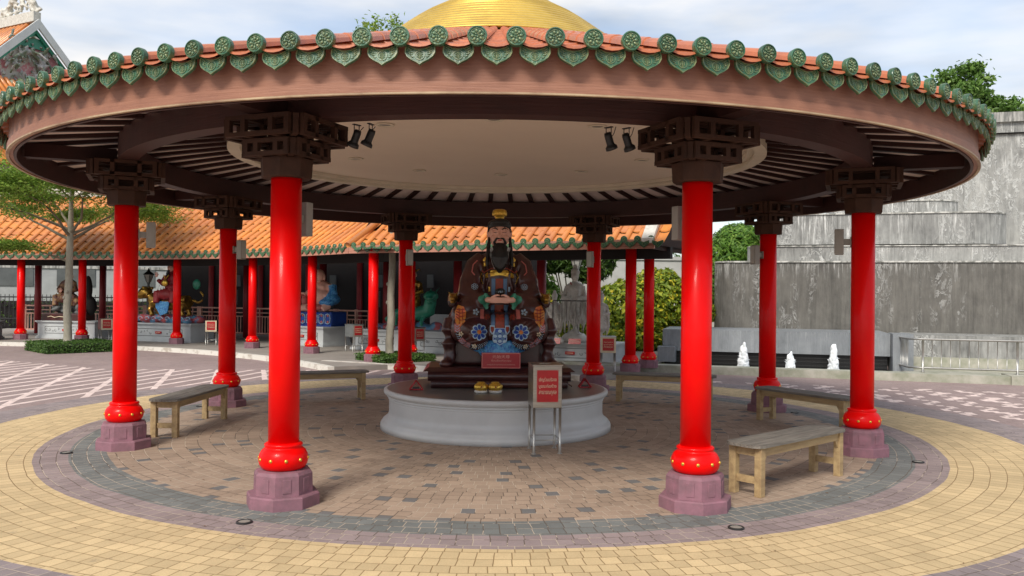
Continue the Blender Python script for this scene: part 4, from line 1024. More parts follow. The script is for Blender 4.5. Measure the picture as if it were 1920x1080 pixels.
# ---------------------------------------------------------------- stone plinths under the gallery statues
CAMP = Vector((-.3526, -9.99)); PUSH = .45
def face(x, y, extra=0): d = CAMP-Vector((x, y)); return math.atan2(d.y, d.x)+PI/2+extra
def stone_plinth(label, x, y, w, rz, m='whitestone', d=.95, h=.52, red=True):
    q_ = (Vector((x, y))-CAMP).normalized()*PUSH; x += q_.x; y += q_.y
    t = thing('stone_plinth', label, 'plinth', (x, y, .102), rz, 'stone plinths in the gallery')
    k = MB()
    k.box((0, 0, .03), (w+.10, d+.10, .06)); k.box((0, 0, .075), (w+.04, d+.04, .03)); k.box((0, 0, h/2+.02), (w, d, h-.12)); k.box((0, 0, h-.045), (w+.05, d+.05, .03)); k.box((0, 0, h-.012), (w+.11, d+.11, .036)); k.build('block', m, t)
    k = MB(); pw, ph = w*.74, .20; zc = h*.50
    for (a, b, c, e) in ((-pw/2, zc-ph/2, pw/2, zc-ph/2), (-pw/2, zc+ph/2, pw/2, zc+ph/2), (-pw/2, zc-ph/2, -pw/2, zc+ph/2), (pw/2, zc-ph/2, pw/2, zc+ph/2)): k.tube([(a, -d/2-.002, b), (c, -d/2-.002, e)], .007, 5)
    rr = random.Random(int(x*10))
    for i in range(14):
        cx = -pw/2*.92+pw*.92*i/13; cz = zc+rr.uniform(-.04, .04)
        if abs(cx) < w*.12: continue
        q = rr.uniform(0, 6); r0 = rr.uniform(.025, .05)
        k.tube([(cx+r0*math.cos(q+j*.8)*(1-j*.1), -d/2-.003, cz+r0*math.sin(q+j*.8)*(1-j*.1)) for j in range(7)], .006, 4)
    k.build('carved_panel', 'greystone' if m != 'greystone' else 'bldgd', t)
    if red: k = MB(); k.box((0, -d/2-.02, zc), (.21, .03, .065), bev=.004); k.box((0, -d/2-.037, zc), (.15, .004, .012), mi=1); k.build('red_label', ['signred', 'signlet'], t)
    return t
stone_plinth('shaded grey plinth at the left edge of the photo beside the leftmost gallery column', -14.2, 14.2, 1.3, R_(12), 'greystone', red=False)  # darker stone puts this plinth's shade into its colour
stone_plinth('carved pale grey plinth behind the trunk of the left tree', -11.85, 15.4, 1.9, R_(-14))
stone_plinth('wide carved pale grey plinth under the tiger rider statue', -8.75, 14.3, 2.25, R_(-24))
stone_plinth('white plinth under the laughing statue on a lotus base', -4.45, 12.95, 1.75, R_(-40))
stone_plinth('white plinth behind the small tree inside the second hedge', -2.35, 11.25, 1.5, R_(-32))
stone_plinth('white plinth with flared cap just left of the big seated statue', -.95, 10.4, .9, R_(-28), red=False)
stone_plinth('long white plinth carrying the marble figures right of the big seated statue', 2.0, 7.85, 1.9, R_(-24), d=1.0, h=.42)
# donation boxes of the gallery
for (lb, x, y, rz, fc, bd) in (('dark donation box with cream front beside the carved plinth at the left tree', -10.35, 13.75, 35, 'signlet', 'statbrown'),
    ('dark donation box with cream front right of the tiger rider plinth', -7.25, 13.1, 8, 'signlet', 'bracket'),
    ('grey donation box with narrow red sign right of the laughing statue', -3.15, 10.95, 40, 'lamp', 'greystone'),
    ('grey donation box with narrow red sign in front of the green dragon', -1.55, 9.45, 38, 'lamp', 'statbrown'),
    ('steel donation box with cream front left of the right end gallery column', 2.35, 6.0, -6, 'signlet', 'greypaint')):
    donation_box(lb, (x, y, .102), R_(rz), small=True, face=fc, body=bd, s=1.25)

# ---------------------------------------------------------------- gallery statues
def statue_robed(t, s=1.0, robe='robemix', z0=0, hand_up=False, lean=0):
    """seated figure, one continuous surface; parts: body, head, beard, headdress"""
    k = MB()
    k.ell((0, 0, z0+.62*s), (.20*s, .15*s, .28*s)); k.ell((0, -.06*s, z0+.30*s), (.34*s, .28*s, .20*s)); k.ell((0, 0, z0+.82*s), (.23*s, .12*s, .10*s))
    k.tube([(0, 0, z0+.85*s), (0, -.01, z0+1.0*s)], [.07*s, .055*s], 10)
    for q in (-1, 1):
        if hand_up and q < 0: k.tube([(q*.18*s, 0, z0+.82*s), (q*.30*s, -.05*s, z0+.62*s), (q*.32*s, -.16*s, z0+.74*s)], [.08*s, .085*s, .07*s], 10)
        else: k.tube([(q*.18*s, 0, z0+.82*s), (q*.29*s, -.06*s, z0+.58*s), (q*.14*s, -.24*s, z0+.50*s)], [.08*s, .10*s, .07*s], 10)
        k.tube([(q*.12*s, 0, z0+.34*s), (q*.30*s, -.25*s, z0+.32*s), (q*.26*s, -.30*s, z0+.06*s)], [.12*s, .12*s, .10*s], 10)
    for i in range(7): k.tube([((i-3)*.07*s, -.16*s, z0+.7*s), ((i-3)*.09*s, -.24*s, z0+.45*s), ((i-3)*.1*s, -.30*s, z0+.12*s)], .014*s, 5)
    blob('body', k, robe, t, .022*s, 2)
    k = MB(); k.ell((0, -.03*s, z0+1.08*s), (.082*s, .09*s, .115*s)); k.tube([(0, -.11*s, z0+1.10*s), (0, -.135*s, z0+1.055*s)], [.012*s, .018*s], 6)
    for q in (-1, 1): k.ell((q*.085*s, -.02*s, z0+1.06*s), (.012*s, .02*s, .045*s)); k.ell((q*.034*s, -.105*s, z0+1.10*s), (.022*s, .012*s, .010*s))
    h = blob('head', k, 'skin', t, .009*s, 1)
    k = MB()
    for q in (-1, 1): k.ell((q*.034*s, -.119*s, z0+1.102*s), (.012*s, .004*s, .005*s)); k.tube([(q*.014*s, -.115*s, z0+1.125*s), (q*.05*s, -.108*s, z0+1.130*s)], .004*s, 4)
    k.build('eyes', 'black', h)
    k = MB(); x = -.35*s if hand_up else -.10*s; zz = .86*s if hand_up else .53*s; y = -.20*s if hand_up else -.29*s
    k.ell((x, y, z0+zz), (.045*s, .022*s, .05*s))
    for i in range(4): k.tube([(x+(i-1.5)*.022*s, y, z0+zz+.03*s), (x+(i-1.5)*.034*s, y-.01, z0+zz+(.115-.012*abs(i-1.6))*s)], [.011*s, .008*s], 6)
    k.tube([(x+.035*s, y, z0+zz-.01), (x+.085*s, y-.01, z0+zz+.05*s)], [.013*s, .009*s], 6); k.build('hand', 'skin', t)
    return h
# carved figure by the left tree
t = thing('deity_statue', 'seated ochre robed deity statue on a dark carved base behind the left tree', 'statue', (-12.33, 15.89, .62), R_(-10))
k = MB(); k.box((0, 0, .11), (1.25, .7, .22), bev=.02); k.build('base', 'statbrown', t)
k = MB(); 
for i in range(26):
    rr = random.Random(i); k.ell((rr.uniform(-.55, .55), rr.uniform(-.25, .25), rr.uniform(.25, .46)), (rr.uniform(.08, .18), .15, rr.uniform(.06, .12)))
blob('rockwork', k, 'greystone', t, .03, 1)
k = MB(); k.tube([(-.42, -.36, .12), (-.3, -.365, .14), (-.2, -.365, .10), (-.05, -.365, .13), (.1, -.365, .12)], .012, 5); k.tube([(.1, -.365, .17), (.2, -.365, .12), (.1, -.365, .07)], .012, 5); k.build('carving', 'signlet', t)
statue_robed(t, .92, 'robemix', .40)
k = MB(); k.lathe([(.07, 0), (.10, .03), (.08, .10), (.03, .15), (0, .16)], 14, c=(0, -.02, 1.46)); k.build('headdress', 'darkred', t)
k = MB(); k.ell((.55, .1, .95), (.13, .12, .42)); k.ell((.6, .1, .45), (.22, .2, .3)); blob('standing_rock', k, 'int', t, .03, 2)
k = MB(); k.ell((.38, -.2, .58), (.11, .09, .12)); k.ell((.33, -.26, .70), (.07, .07, .06)); k.tube([(.38, -.2, .55), (.3, -.26, .45)], [.06, .04], 8); blob('attendant_beast', k, 'robemix', t, .02, 1)
# tiger rider
t = thing('tiger_rider_statue', 'bearded deity statue with raised palm riding a golden tiger over painted waves', 'statue', (-8.91, 14.7, .62), R_(-20))
k = MB(); rr = random.Random(3)
for i in range(34): k.ell((-1.0+2.0*i/33, rr.uniform(-.25, .2), rr.uniform(.05, .15)), (.14, .16, rr.uniform(.08, .14)))
w = blob('wave_base', k, 'multic', t, .03, 1)
k = MB()
for i in range(9):
    cx = -.92+.23*i; k.tube([(cx+.09*math.cos(j*.7)*(1-j*.09), -.44, .13+.08*math.sin(j*.7)*(1-j*.09)) for j in range(10)], .011, 5)
k.build('wave_scroll', 'lightblue', w)
k = MB()
k.tube([(.62, 0, .62), (.3, 0, .58), (-.1, 0, .56), (-.45, 0, .62), (-.62, 0, .72)], [.19, .22, .20, .23, .20], 14)
k.ell((-.86, -.05, .86), (.20, .17, .17)); k.ell((-1.0, -.10, .80), (.12, .12, .09)); k.ell((-.98, -.1, .72), (.09, .10, .04))
for x in (-.50, .55):
    for y in (-.15, .15): k.tube([(x, y, .6), (x-.06, y-.03, .38), (x+.02, y-.04, .24), (x-.06, y-.08, .19)], [.12, .09, .065, .06], 10)
for q in (-1, 1): k.ell((-.86, q*.13, 1.02), (.04, .03, .05))
k.tube([(.75, 0, .66), (.95, 0, .60), (1.08, 0, .66), (1.10, 0, .82), (1.0, 0, .92)], [.05, .04, .035, .035, .03], 8)
for i in range(22): k.ell((-.72+rr.uniform(-.16, .16), rr.uniform(-.2, .2), .86+rr.uniform(-.2, .16)), (.05, .05, .05))
blob('tiger', k, 'bronze', t, .022, 1)
k = MB(); k.add([(-.32, -.25, .62), (.15, -.26, .62), (.12, -.30, .30), (-.10, -.31, .22), (-.30, -.27, .45), (-.32, -.22, .62), (.15, -.23, .62), (.12, -.27, .30), (-.10, -.28, .22), (-.30, -.24, .45)], [(0, 1, 2, 3, 4), (9, 8, 7, 6, 5)]+[(i, 5+i, 5+(i+1) % 5, (i+1) % 5) for i in range(5)]); k.build('saddle_cloth', 'blue', t)
statue_robed(t, .98, 'darkred', .52, hand_up=True)
k = MB(); k.tube([(0, -.11, 1.52), (0, -.14, 1.42), (0, -.17, 1.25)], [.03, .05, .012], 8); k.build('beard', 'black', t)
k = MB(); k.lathe([(.085, 0), (.09, .05), (.11, .06), (.06, .12), (.03, .17), (0, .18)], 14, c=(0, -.02, 1.64)); k.build('headdress', 'robemix', t)
k = MB(); k.ell((0, -.26, 1.15), (.10, .05, .10)); k.tube([(-.09, -.2, 1.38), (0, -.24, 1.25), (.09, -.2, 1.38)], .018, 6); k.build('gold_breastplate', 'gold', t)
k = MB(); k.ell((.80, .1, 1.12), (.13, .06, .15)); k.build('fan', 'jade', t)
# laughing statue
t = thing('laughing_statue', 'large bald laughing statue with bare round belly on a blue lotus patterned base', 'statue', (-4.38, 13.3, .62), R_(-28))
k = MB(); k.box((0, 0, .22), (1.26, .72, .36), bev=.05); k.box((0, 0, .03), (1.2, .66, .06)); pb = k.build('lotus_base', 'deepblue', t)
for i in range(6):
    cx = -.52+.208*i
    for zc, sg in ((.29, 1), (.14, -1)):
        k = MB(); k.tube([(cx-.085, -.372, zc-.07*sg), (cx-.07, -.378, zc+.03*sg), (cx, -.38, zc+.065*sg), (cx+.07, -.378, zc+.03*sg), (cx+.085, -.372, zc-.07*sg)], .013, 5); k.build('petal_outline', 'lightblue', pb)
        k = MB(); k.ell((cx, -.366, zc+.01*sg), (.034, .02, .036)); k.build('petal_flower', 'pink', pb)
k = MB()
k.ell((0, -.04, .80), (.33, .30, .30)); k.ell((.03, 0, 1.08), (.30, .19, .17)); k.ell((-.10, -.12, 1.07), (.12, .09, .08)); k.ell((.14, -.12, 1.07), (.12, .09, .08))
k.tube([(.26, .02, 1.12), (.38, -.02, .92), (.26, -.20, .82)], [.11, .09, .06], 10); k.tube([(-.22, .02, 1.12), (-.36, -.06, .92), (-.44, -.16, .84)], [.10, .08, .06], 10)
k.tube([(-.05, -.1, .50), (-.40, -.26, .50), (-.55, -.30, .47)], [.14, .10, .06], 10); k.tube([(.05, -.1, .50), (.38, -.22, .54), (.30, -.32, .46)], [.14, .12, .08], 10)
blob('body', k, 'skin', t, .022, 3)
k = MB(); k.ell((-.02, -.06, 1.38), (.17, .165, .19)); k.ell((-.06, -.17, 1.35), (.045, .04, .035)); k.ell((-.12, -.13, 1.33), (.05, .05, .05)); k.ell((.04, -.15, 1.33), (.05, .05, .05)); k.ell((.155, -.04, 1.33), (.022, .035, .09)); k.ell((-.18, -.02, 1.33), (.022, .035, .09)); k.ell((-.03, -.11, 1.24), (.13, .10, .06))
h = blob('head', k, 'skin', t, .014, 1)
k = MB(); k.tube([(-.12, -.195, 1.415), (-.085, -.208, 1.425), (-.05, -.208, 1.412)], .006, 4); k.tube([(.0, -.208, 1.412), (.035, -.205, 1.425), (.07, -.19, 1.412)], .006, 4); k.tube([(-.10, -.195, 1.295), (-.035, -.215, 1.27), (.03, -.20, 1.295)], .010, 5); k.build('smile_lines', 'darkred', h)
k = MB(); k.ell((.34, .02, .74), (.24, .26, .17)); k.tube([(.34, .05, 1.10), (.42, .0, .92), (.36, -.14, .80)], [.14, .13, .09], 10); k.ell((.30, -.10, .66), (.25, .22, .12)); blob('blue_robe', k, 'blue', t, .022, 1)
k = MB(); k.ell((0, -.22, .52), (.34, .18, .10)); k.ell((-.46, -.1, .70), (.10, .10, .20)); k.tube([(-.52, -.16, .86), (-.44, -.22, .80), (-.36, -.16, .86)], [.03, .03, .03], 8); blob('red_sash', k, 'pink', t, .02, 1)
k = MB(); k.ell((-.46, -.18, .90), (.075, .05, .035)); k.build('hand', 'skin', t)
# golden figure with the green dragon
t = thing('dragon_rider_statue', 'standing golden robed statue on a glossy green dragon, behind the rear left pavilion column', 'statue', (-1.78, 11.75, .62), R_(-26))
k = MB(); rr = random.Random(9)
for i in range(26): k.ell((-.95+1.75*i/25, rr.uniform(-.25, .1), rr.uniform(.02, .12)), (.14, .16, rr.uniform(.08, .15)))
blob('wave_base', k, 'multic', t, .03, 1)
k = MB(); k.tube([(-.75, 0, .22), (-.45, -.05, .38), (-.05, 0, .42), (.25, -.05, .40), (.55, -.1, .50), (.62, -.12, .78)], [.08, .14, .18, .20, .18, .15], 12)
k.ell((.66, -.2, .86), (.19, .20, .14)); k.ell((.70, -.34, .80), (.12, .10, .07)); k.ell((.70, -.32, .71), (.10, .09, .03))
for q in (-1, 1): k.tube([(.66+q*.07, -.12, .95), (.70+q*.12, .0, 1.10)], [.025, .008], 6); k.ell((.66+q*.08, -.30, .93), (.03, .03, .03))
for i in range(9): k.tube([(.42+.02*i, 0, .60+.04*i), (.36+.02*i, .05, .68+.05*i)], [.03, .006], 5)
for x in (-.3, .2, .45): k.tube([(x, -.14, .36), (x-.02, -.28, .22), (x+.03, -.34, .10)], [.07, .05, .04], 8)
for i in range(8): k.ell((-.55+.16*i, -.17, .40+.02*i), (.045, .03, .035))
blob('dragon', k, 'jade', t, .02, 1)
k = MB(); k.ell((.05, 0, .70), (.20, .16, .26)); k.ell((.05, 0, .98), (.20, .13, .24)); k.ell((.05, 0, 1.18), (.22, .11, .09)); k.tube([(.05, 0, 1.2), (.05, 0, 1.34)], [.06, .05], 8)
for q in (-1, 1): k.tube([(.05+q*.18, 0, 1.18), (.05+q*.25, -.05, .98), (.05+q*.10, -.18, .92)], [.07, .08, .05], 10)
for i in range(6): k.tube([(-.08+.05*i, -.12, 1.1), (-.1+.06*i, -.17, .8), (-.12+.07*i, -.17, .5)], .013, 5)
blob('robed_body', k, 'bronze', t, .02, 1)
k = MB(); k.ell((.05, -.15, .78), (.12, .05, .13)); k.add([(-.06, -.19, .72), (.16, -.19, .72), (.05, -.22, .48), (-.06, -.16, .72), (.16, -.16, .72), (.05, -.19, .48)], [(0, 1, 2), (5, 4, 3), (0, 3, 4, 1), (1, 4, 5, 2), (2, 5, 3, 0)]); k.build('gold_apron', 'gold', t)
k = MB(); k.box((.05, -.12, .42), (.20, .06, .26), bev=.02); k.build('blue_skirt', 'blue', t)
k = MB(); k.ell((.05, -.03, 1.41), (.08, .09, .11)); k.tube([(.05, -.11, 1.43), (.05, -.135, 1.39)], [.01, .016], 6)
for q in (-1, 1): k.ell((.05+q*.083, -.02, 1.39), (.012, .02, .04))
blob('head', k, 'skin', t, .01, 1)
k = MB(); k.lathe([(.085, 0), (.09, .04), (.05, .08), (.04, .14), (0, .17)], 12, c=(.05, -.02, 1.48))
for q in (-1, 1): k.tube([(.05+q*.08, -.02, 1.50), (.05+q*.17, -.02, 1.56), (.05+q*.22, -.02, 1.50)], [.02, .015, .006], 6)
k.build('headdress', 'bronze', t)
# marble figures
def marble(label, x, y, s, z, rz):
    t = thing('marble_figure', label, 'statue', (x, y, z), rz, 'white marble figures at the gallery end')
    k = MB(); k.lathe([(.21*s, 0), (.23*s, .05*s), (.19*s, .10*s), (.15*s, .14*s)], 20); k.build('lotus_base', 'white', t)
    k = MB(); k.tube([(0, 0, .10*s), (.02*s, 0, .35*s), (0, 0, .62*s), (0, 0, .86*s), (0, 0, .96*s)], [.165*s, .14*s, .125*s, .115*s, .05*s], 16)
    k.ell((0, 0, .88*s), (.14*s, .085*s, .07*s))
    for q in (-1, 1): k.tube([(q*.12*s, 0, .88*s), (q*.17*s, -.04*s, .70*s), (q*.04*s, -.13*s, .68*s)], [.045*s, .055*s, .035*s], 8); k.tube([(q*.15*s, -.04*s, .68*s), (q*.17*s, -.02*s, .40*s), (q*.14*s, 0, .22*s)], [.05*s, .035*s, .01*s], 8)
    for i in range(7): k.tube([((i-3)*.035*s, -.11*s, .80*s), ((i-3)*.04*s+.02*s, -.135*s, .5*s), ((i-3)*.045*s, -.15*s, .14*s)], .010*s, 5)
    k.ell((0, -.01*s, 1.04*s), (.062*s, .068*s, .085*s)); k.ell((0, .01*s, 1.10*s), (.072*s, .075*s, .075*s)); k.ell((0, .01*s, 1.18*s), (.04*s, .04*s, .05*s)); k.tube([(0, -.075*s, 1.05*s), (0, -.085*s, 1.025*s)], [.008*s, .012*s], 5)
    blob('body', k, 'white', t, .013*s, 1)
    k = MB(); k.tube([(.075*s*math.cos(R_(q)), .02*s-.11*s*math.sin(R_(q))*.6-.03*s, .86*s+.09*s*math.cos(R_(q*1.0+180))*.9) for q in range(0, 181, 20)], .012*s, 6); k.build('bead_garland', 'pink', t)
    return t
marble('white marble robed lady figure right beside the throne of the big seated statue', 1.50, 7.75, .92, .525, R_(-15))
marble('white marble robed figure half hidden behind the rear right pavilion column', 2.46, 7.5, .92, .525, R_(-15))
marble('tall weathered white marble figure with bead garlands between two smaller ones', 1.98, 8.1, 1.38, .525, R_(-15))
for i, (x, y, lb) in enumerate(((1.45, 7.32, 'small red label plate leaning below the marble lady'), (1.86, 7.20, 'small red label plate leaning below the bead garlands'), (2.25, 7.05, 'small red label plate beside the rear right pavilion column'))):
    k = MB(); k.box((0, 0, .07), (.26, .02, .12), X=Matrix.Rotation(R_(-25), 4, 'X')); k.box((0, -.012, .075), (.18, .004, .02), X=Matrix.Rotation(R_(-25), 4, 'X'), mi=1)
    o = k.build('label_plate', ['signred', 'plet'], None, (x, y, .53)); o.rotation_euler.z = R_(-18); tag(o, lb, 'label plate', 'red label plates by the marble figures')
k = MB()
for i in range(9):
    x0 = -.42+.10*i
    for j in range(2): k.tube([(x0, 0, .9), (x0+.02, -.03, .55-.05*(i % 3)), (x0+.05, -.03, .35-.04*((i+j) % 3)), (x0+.08, -.03, .55), (x0+.10, 0, .9)], .013, 5)
o = k.build('bead_garlands', 'white', None, (1.95, 7.55, .50)); tag(o, 'pale prayer bead garlands hanging in loops between the marble figures', 'garland')
k = MB(); k.tube([(-.5, 0, .9), (.5, 0, .9)], .012, 6); k.tube([(-.5, 0, 0), (-.5, 0, .9)], .012, 6); k.tube([(.5, 0, 0), (.5, 0, .9)], .012, 6); tag(k.build('garland_rack', 'dark', None, (1.95, 7.58, .53)), 'thin dark rack holding the bead garlands', 'rack')

# ---------------------------------------------------------------- street lamps
def street_lamp(label, x, y, h):
    t = thing('street_lamp', label, 'street lamp', (x, y, .10), 0, 'old fashioned street lamps')
    k = MB(); k.lathe([(.26, 0), (.26, .05), (.20, .08), (.17, .12), (.13, .22), (.09, .30), (.085, .42), (.11, .45), (.06, .50), (.05, 1.0), (.06, 1.04), (.045, 1.08), (.036, h-.30), (.06, h-.27), (.04, h-.24)], 20); k.build('post', 'greystone', t)
    k = MB(); k.lathe([(.07, h-.24), (.15, h)], 6, smooth=False); k.build('lantern_glass', 'lens', t)
    k = MB(); k.lathe([(.18, h), (.18, h+.02), (.05, h+.12), (.02, h+.2), (0, h+.22)], 6, smooth=False)
    for i in range(6): a = PI/3*i; k.tube([(.07*math.cos(a), .07*math.sin(a), h-.24), (.152*math.cos(a), .152*math.sin(a), h)], .008, 4)
    k.build('lantern_frame', 'dark', t)
street_lamp('dark street lamp beside the left pavilion column in the gallery', -10.55, 17.4, 1.95)
street_lamp('street lamp with white lantern behind the bead garlands', 2.45, 11.5, 2.35)
# ---------------------------------------------------------------- fountain on the right
FA = R_(-19); FU = Vector((math.cos(FA), math.sin(FA))); FN = Vector((-FU.y, FU.x)); FO = Vector((4.0, 6.65))
def FP(s, t): p = FO+FU*s+FN*t; return (p.x, p.y)
def stonewater(name, c1, c2, foam, ztop, zlen, drip=.5, wisp=.4, thr=.56, wet=.35):
    """wet slabs: fine pale runs hanging from the lip, mottled grey body, wispy foam in patches"""
    m = bpy.data.materials.new(name); m.use_nodes = True; t = m.node_tree; b = t.nodes['Principled BSDF']
    tc = N(t, 'ShaderNodeTexCoord'); sp = N(t, 'ShaderNodeSeparateXYZ'); L(t, tc.outputs['Object'], sp.inputs[0]); x = E_(t, sp.outputs[0]); z = E_(t, sp.outputs[2])
    def mapped(sx, sz):
        mp = N(t, 'ShaderNodeMapping'); mp.inputs['Scale'].default_value = (sx, sx, sz); L(t, tc.outputs['Object'], mp.inputs[0]); return mp.outputs[0]
    fine = noise_(t, mapped(1, .07), 17, 8, .72); mid = noise_(t, mapped(1, .18), 4, 7, .65); big = noise_(t, tc.outputs['Object'], .9, 7, .65); mott = noise_(t, mapped(1, .6), 7, 8, .7)
    rp = N(t, 'ShaderNodeValToRGB'); rp.color_ramp.elements[0].position = .40; rp.color_ramp.elements[1].position = .60
    rp.color_ramp.elements[0].color = (*c2, 1); rp.color_ramp.elements[1].color = (*c1, 1); L(t, ((fine*.30)+(mid*.25)+(big*.25)+(mott*.20)).o, rp.inputs[0])
    # runs from the lip
    dep = ((z*-1)+ztop)/zlen
    lip = ((dep*-1)+1+((mid-.5)*5.5)).op('MULTIPLY', 1, clamp=True)
    run = ((fine-.50)*9).op('MULTIPLY', 1, clamp=True)*lip*drip
    # wispy foam
    dn = N(t, 'ShaderNodeTexNoise'); dn.inputs['Scale'].default_value = 5.5; dn.inputs['Detail'].default_value = 7; dn.inputs['Roughness'].default_value = .68; dn.inputs['Distortion'].default_value = .9; L(t, mapped(1, .55), dn.inputs[0])
    rid = (((E_(t, dn.outputs[0])-.5).op('ABSOLUTE')*-22)+1).mx(0)
    area = ((noise_(t, mapped(1, .22), 1.5, 5, .62)-thr)*10).op('MULTIPLY', 1, clamp=True)
    f = run.mx(rid*area*wisp).op('MULTIPLY', 1, clamp=True)
    ex = (((x/1.62).fract())-.5).op('ABSOLUTE'); jt = ex.gt(.495); sw = white(t, (x/1.62).floor(), (x/1.62).floor()*1.3)
    c = N(t, 'ShaderNodeVectorMath', operation='SCALE'); L(t, rp.outputs[0], c.inputs[0]); L(t, ((sw*.22)+.89).o, c.inputs['Scale'])
    cc = mixc(t, jt*.45, c.outputs[0], (.07, .07, .06)); cc = mixc(t, f, cc, foam)
    L(t, cc, b.inputs['Base Color']); b.inputs['Roughness'].default_value = wet
    bu = N(t, 'ShaderNodeBump'); bu.inputs['Strength'].default_value = .7; bu.inputs['Distance'].default_value = .03
    L(t, (f+(fine*.6)+(mott*.5)).o, bu.inputs['Height']); L(t, bu.outputs[0], b.inputs['Normal']); return m
MT['wall1'] = stonewater('wet_stone_lower', (.185, .175, .155), (.072, .068, .06), (.62, .61, .58), 2.34, .30, .8, 1.0, .52)
MT['wall2'] = stonewater('wet_stone_streaked', (.42, .42, .40), (.13, .13, .125), (.84, .84, .81), 3.7, 1.3, .8, .9, .48)
MT['wall3'] = stonewater('wet_stone_tower', (.42, .415, .39), (.17, .168, .16), (.82, .82, .79), 5.7, 1.2, .7, 1.0, .44)
MT['trough'] = stonewater('wet_stone_trough', (.30, .32, .34), (.17, .185, .20), (.52, .54, .56), .83, .15, .4, .3, .58)
MT['ledge'] = mat('pale_wet_ledge', (.58, .57, .53), .5, col2=(.20, .20, .18), nscale=7, ramp=(.40, .56))
MT['capst'] = mat('stained_coping', (.42, .41, .38), .7, col2=(.16, .16, .15), nscale=5, stretch=(1.6, 1.6, .25), ramp=(.42, .55))
# each wall lives in its own local frame : x along, y back, z up
def fwall(name, label, s0, s1, t, z0, z1, m, rl=0, rr=0, depth=3, parent=None, cap=None, capm='capst', over=0, lip=0):
    x, y = FP(0, 0)
    pl = []
    if rl:
        for q in range(9): a = PI+(-PI/2)*0+PI/2*q/8; pl.append((s0+rl+rl*math.cos(a), t+rl+rl*math.sin(a)))
    else: pl.append((s0, t))
    if rr:
        for q in range(9): a = 1.5*PI+PI/2*q/8; pl.append((s1-rr+rr*math.cos(a), t+rr+rr*math.sin(a)))
    else: pl.append((s1, t))
    pl += [(s1, t+depth), (s0, t+depth)]
    k = MB(); k.prism(pl, z0, z1)
    o = k.build(name, m, parent)
    if parent is None: o.location = (x, y, 0); o.rotation_euler.z = FA; tag(o, label, 'fountain wall')
    if lip:
        cy_ = [(p[0], p[1]) for p in pl]; k = MB(); k.prism([(p[0], p[1]-(.035 if p[1] < t+depth-.01 else 0)) for p in cy_], z1+.0015, z1+.0015+lip); k.build('ledge', 'ledge', o)
    if cap:
        cx = sum(p[0] for p in pl)/len(pl); cy = sum(p[1] for p in pl)/len(pl)
        k = MB(); k.prism([(cx+(p[0]-cx)*(1+.02+over), t-.04+(p[1]-t)*(1+.02) if True else 0) for p in pl], z1+.001, z1+cap); k.build('coping', capm, o)
    return o
fwall('fountain_wall', 'lowest wide dark stone cascade wall with rounded left end and thin trickles', .45, 14, 3.0, .5, 2.34, 'wall1', rl=.45, depth=7, lip=.035)
fwall('fountain_wall', 'low pale streaked stone tier set on top of the lowest cascade wall', 1.2, 14.2, 3.35, 2.38, 2.72, 'wall2', rl=.4, rr=.4, depth=6, lip=.022)
fwall('fountain_wall', 'middle pale streaked cascade tier with rounded right end overhanging a dark groove', 1.6, 7.0, 3.9, 2.80, 3.50, 'wall2', rl=.5, rr=1.0, depth=4, lip=.03)
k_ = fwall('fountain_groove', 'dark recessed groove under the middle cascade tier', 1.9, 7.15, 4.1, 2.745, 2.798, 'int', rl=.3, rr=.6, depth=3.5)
fwall('fountain_wall', 'narrow top cascade tier splashing in front of the tall tower', 3.2, 6.1, 4.6, 3.533, 3.86, 'wall2', rl=.4, rr=.8, depth=2, lip=.03)
tw = fwall('fountain_tower', 'tall grey stone waterfall tower covered in foam behind the pavilion roof', 3.9, 15.5, 6.5, 0, 5.72, 'wall3', depth=5)
k = MB(); k.box((9.7, 9.0, 5.86), (11.8, 5.2, .27)); k.build('dark_band', 'wall2', tw)
k = MB(); k.box((9.7, 9.0, 6.10), (12.0, 5.4, .24)); k.build('coping', 'capst', tw)
k = MB(); k.box((9.7, 6.46, 5.715), (11.8, .06, .03)); k.build('painted_shadow_line', 'int', tw)  # dark strip paints a shadow line below the band
# trough, black pool back, kerb
x0, y0 = FP(0, 0)
tr = fwall('stone_trough', 'grey stone slab trough hanging over the black pool back wall', -.55, 4.02, 1.3, .37, .83, 'trough', depth=1.69)
k = MB(); k.box((1.73, 1.44, .2), (4.5, .1, .36)); k.build('black_pool_back', 'black', tr)
k = MB()
for z in (.12, .20, .28): k.box((1.73, 1.385, z), (4.5, .02, .02))
k.build('pipe', 'dark', tr)
k = MB(); k.box((4.22, 1.35, .42), (.38, .6, .84)); k.build('end_pier', 'trough', tr)
tr2 = fwall('stone_trough', 'long pale streaked stone basin wall behind the steel railing', 4.42, 15, 1.7, .15, .80, 'wall2', depth=1.29)
k = MB(); k.box((9.7, 1.64, .22), (10.5, .1, .28)); k.build('limescale_foot', 'kerb', tr2)
o = fwall('small_stone_block', 'small square grey stone block left of the black pool', -.62, -.25, .95, .15, .47, 'trough', depth=.3)
k = MB()
k.box((1.5, .19, .055), (12-3.3, .38, .19)); k.box((9.8, .28, .06), (10.9-3, .66, .20))
o = k.build('pool_kerb', 'kerb'); o.location = (x0, y0, 0); o.rotation_euler.z = FA; tag(o, kind='structure')
k = MB(); k.box((8.2, 1.2, .04), (8, 1.2, .14)); o = k.build('basin_floor', 'kerb'); o.location = (x0, y0, 0); o.rotation_euler.z = FA; tag(o, kind='structure')
MT['water'] = mat('dark_pool_water', (.012, .014, .014), .06, col2=(.02, .022, .022), bump=.5, bscale=14, nscale=3)
k = MB(); k.box((1.73, .88, .045), (4.6, 1.02, .09)); o = k.build('pool_water', 'water'); o.location = (x0, y0, 0); o.rotation_euler.z = FA; tag(o, kind='structure')
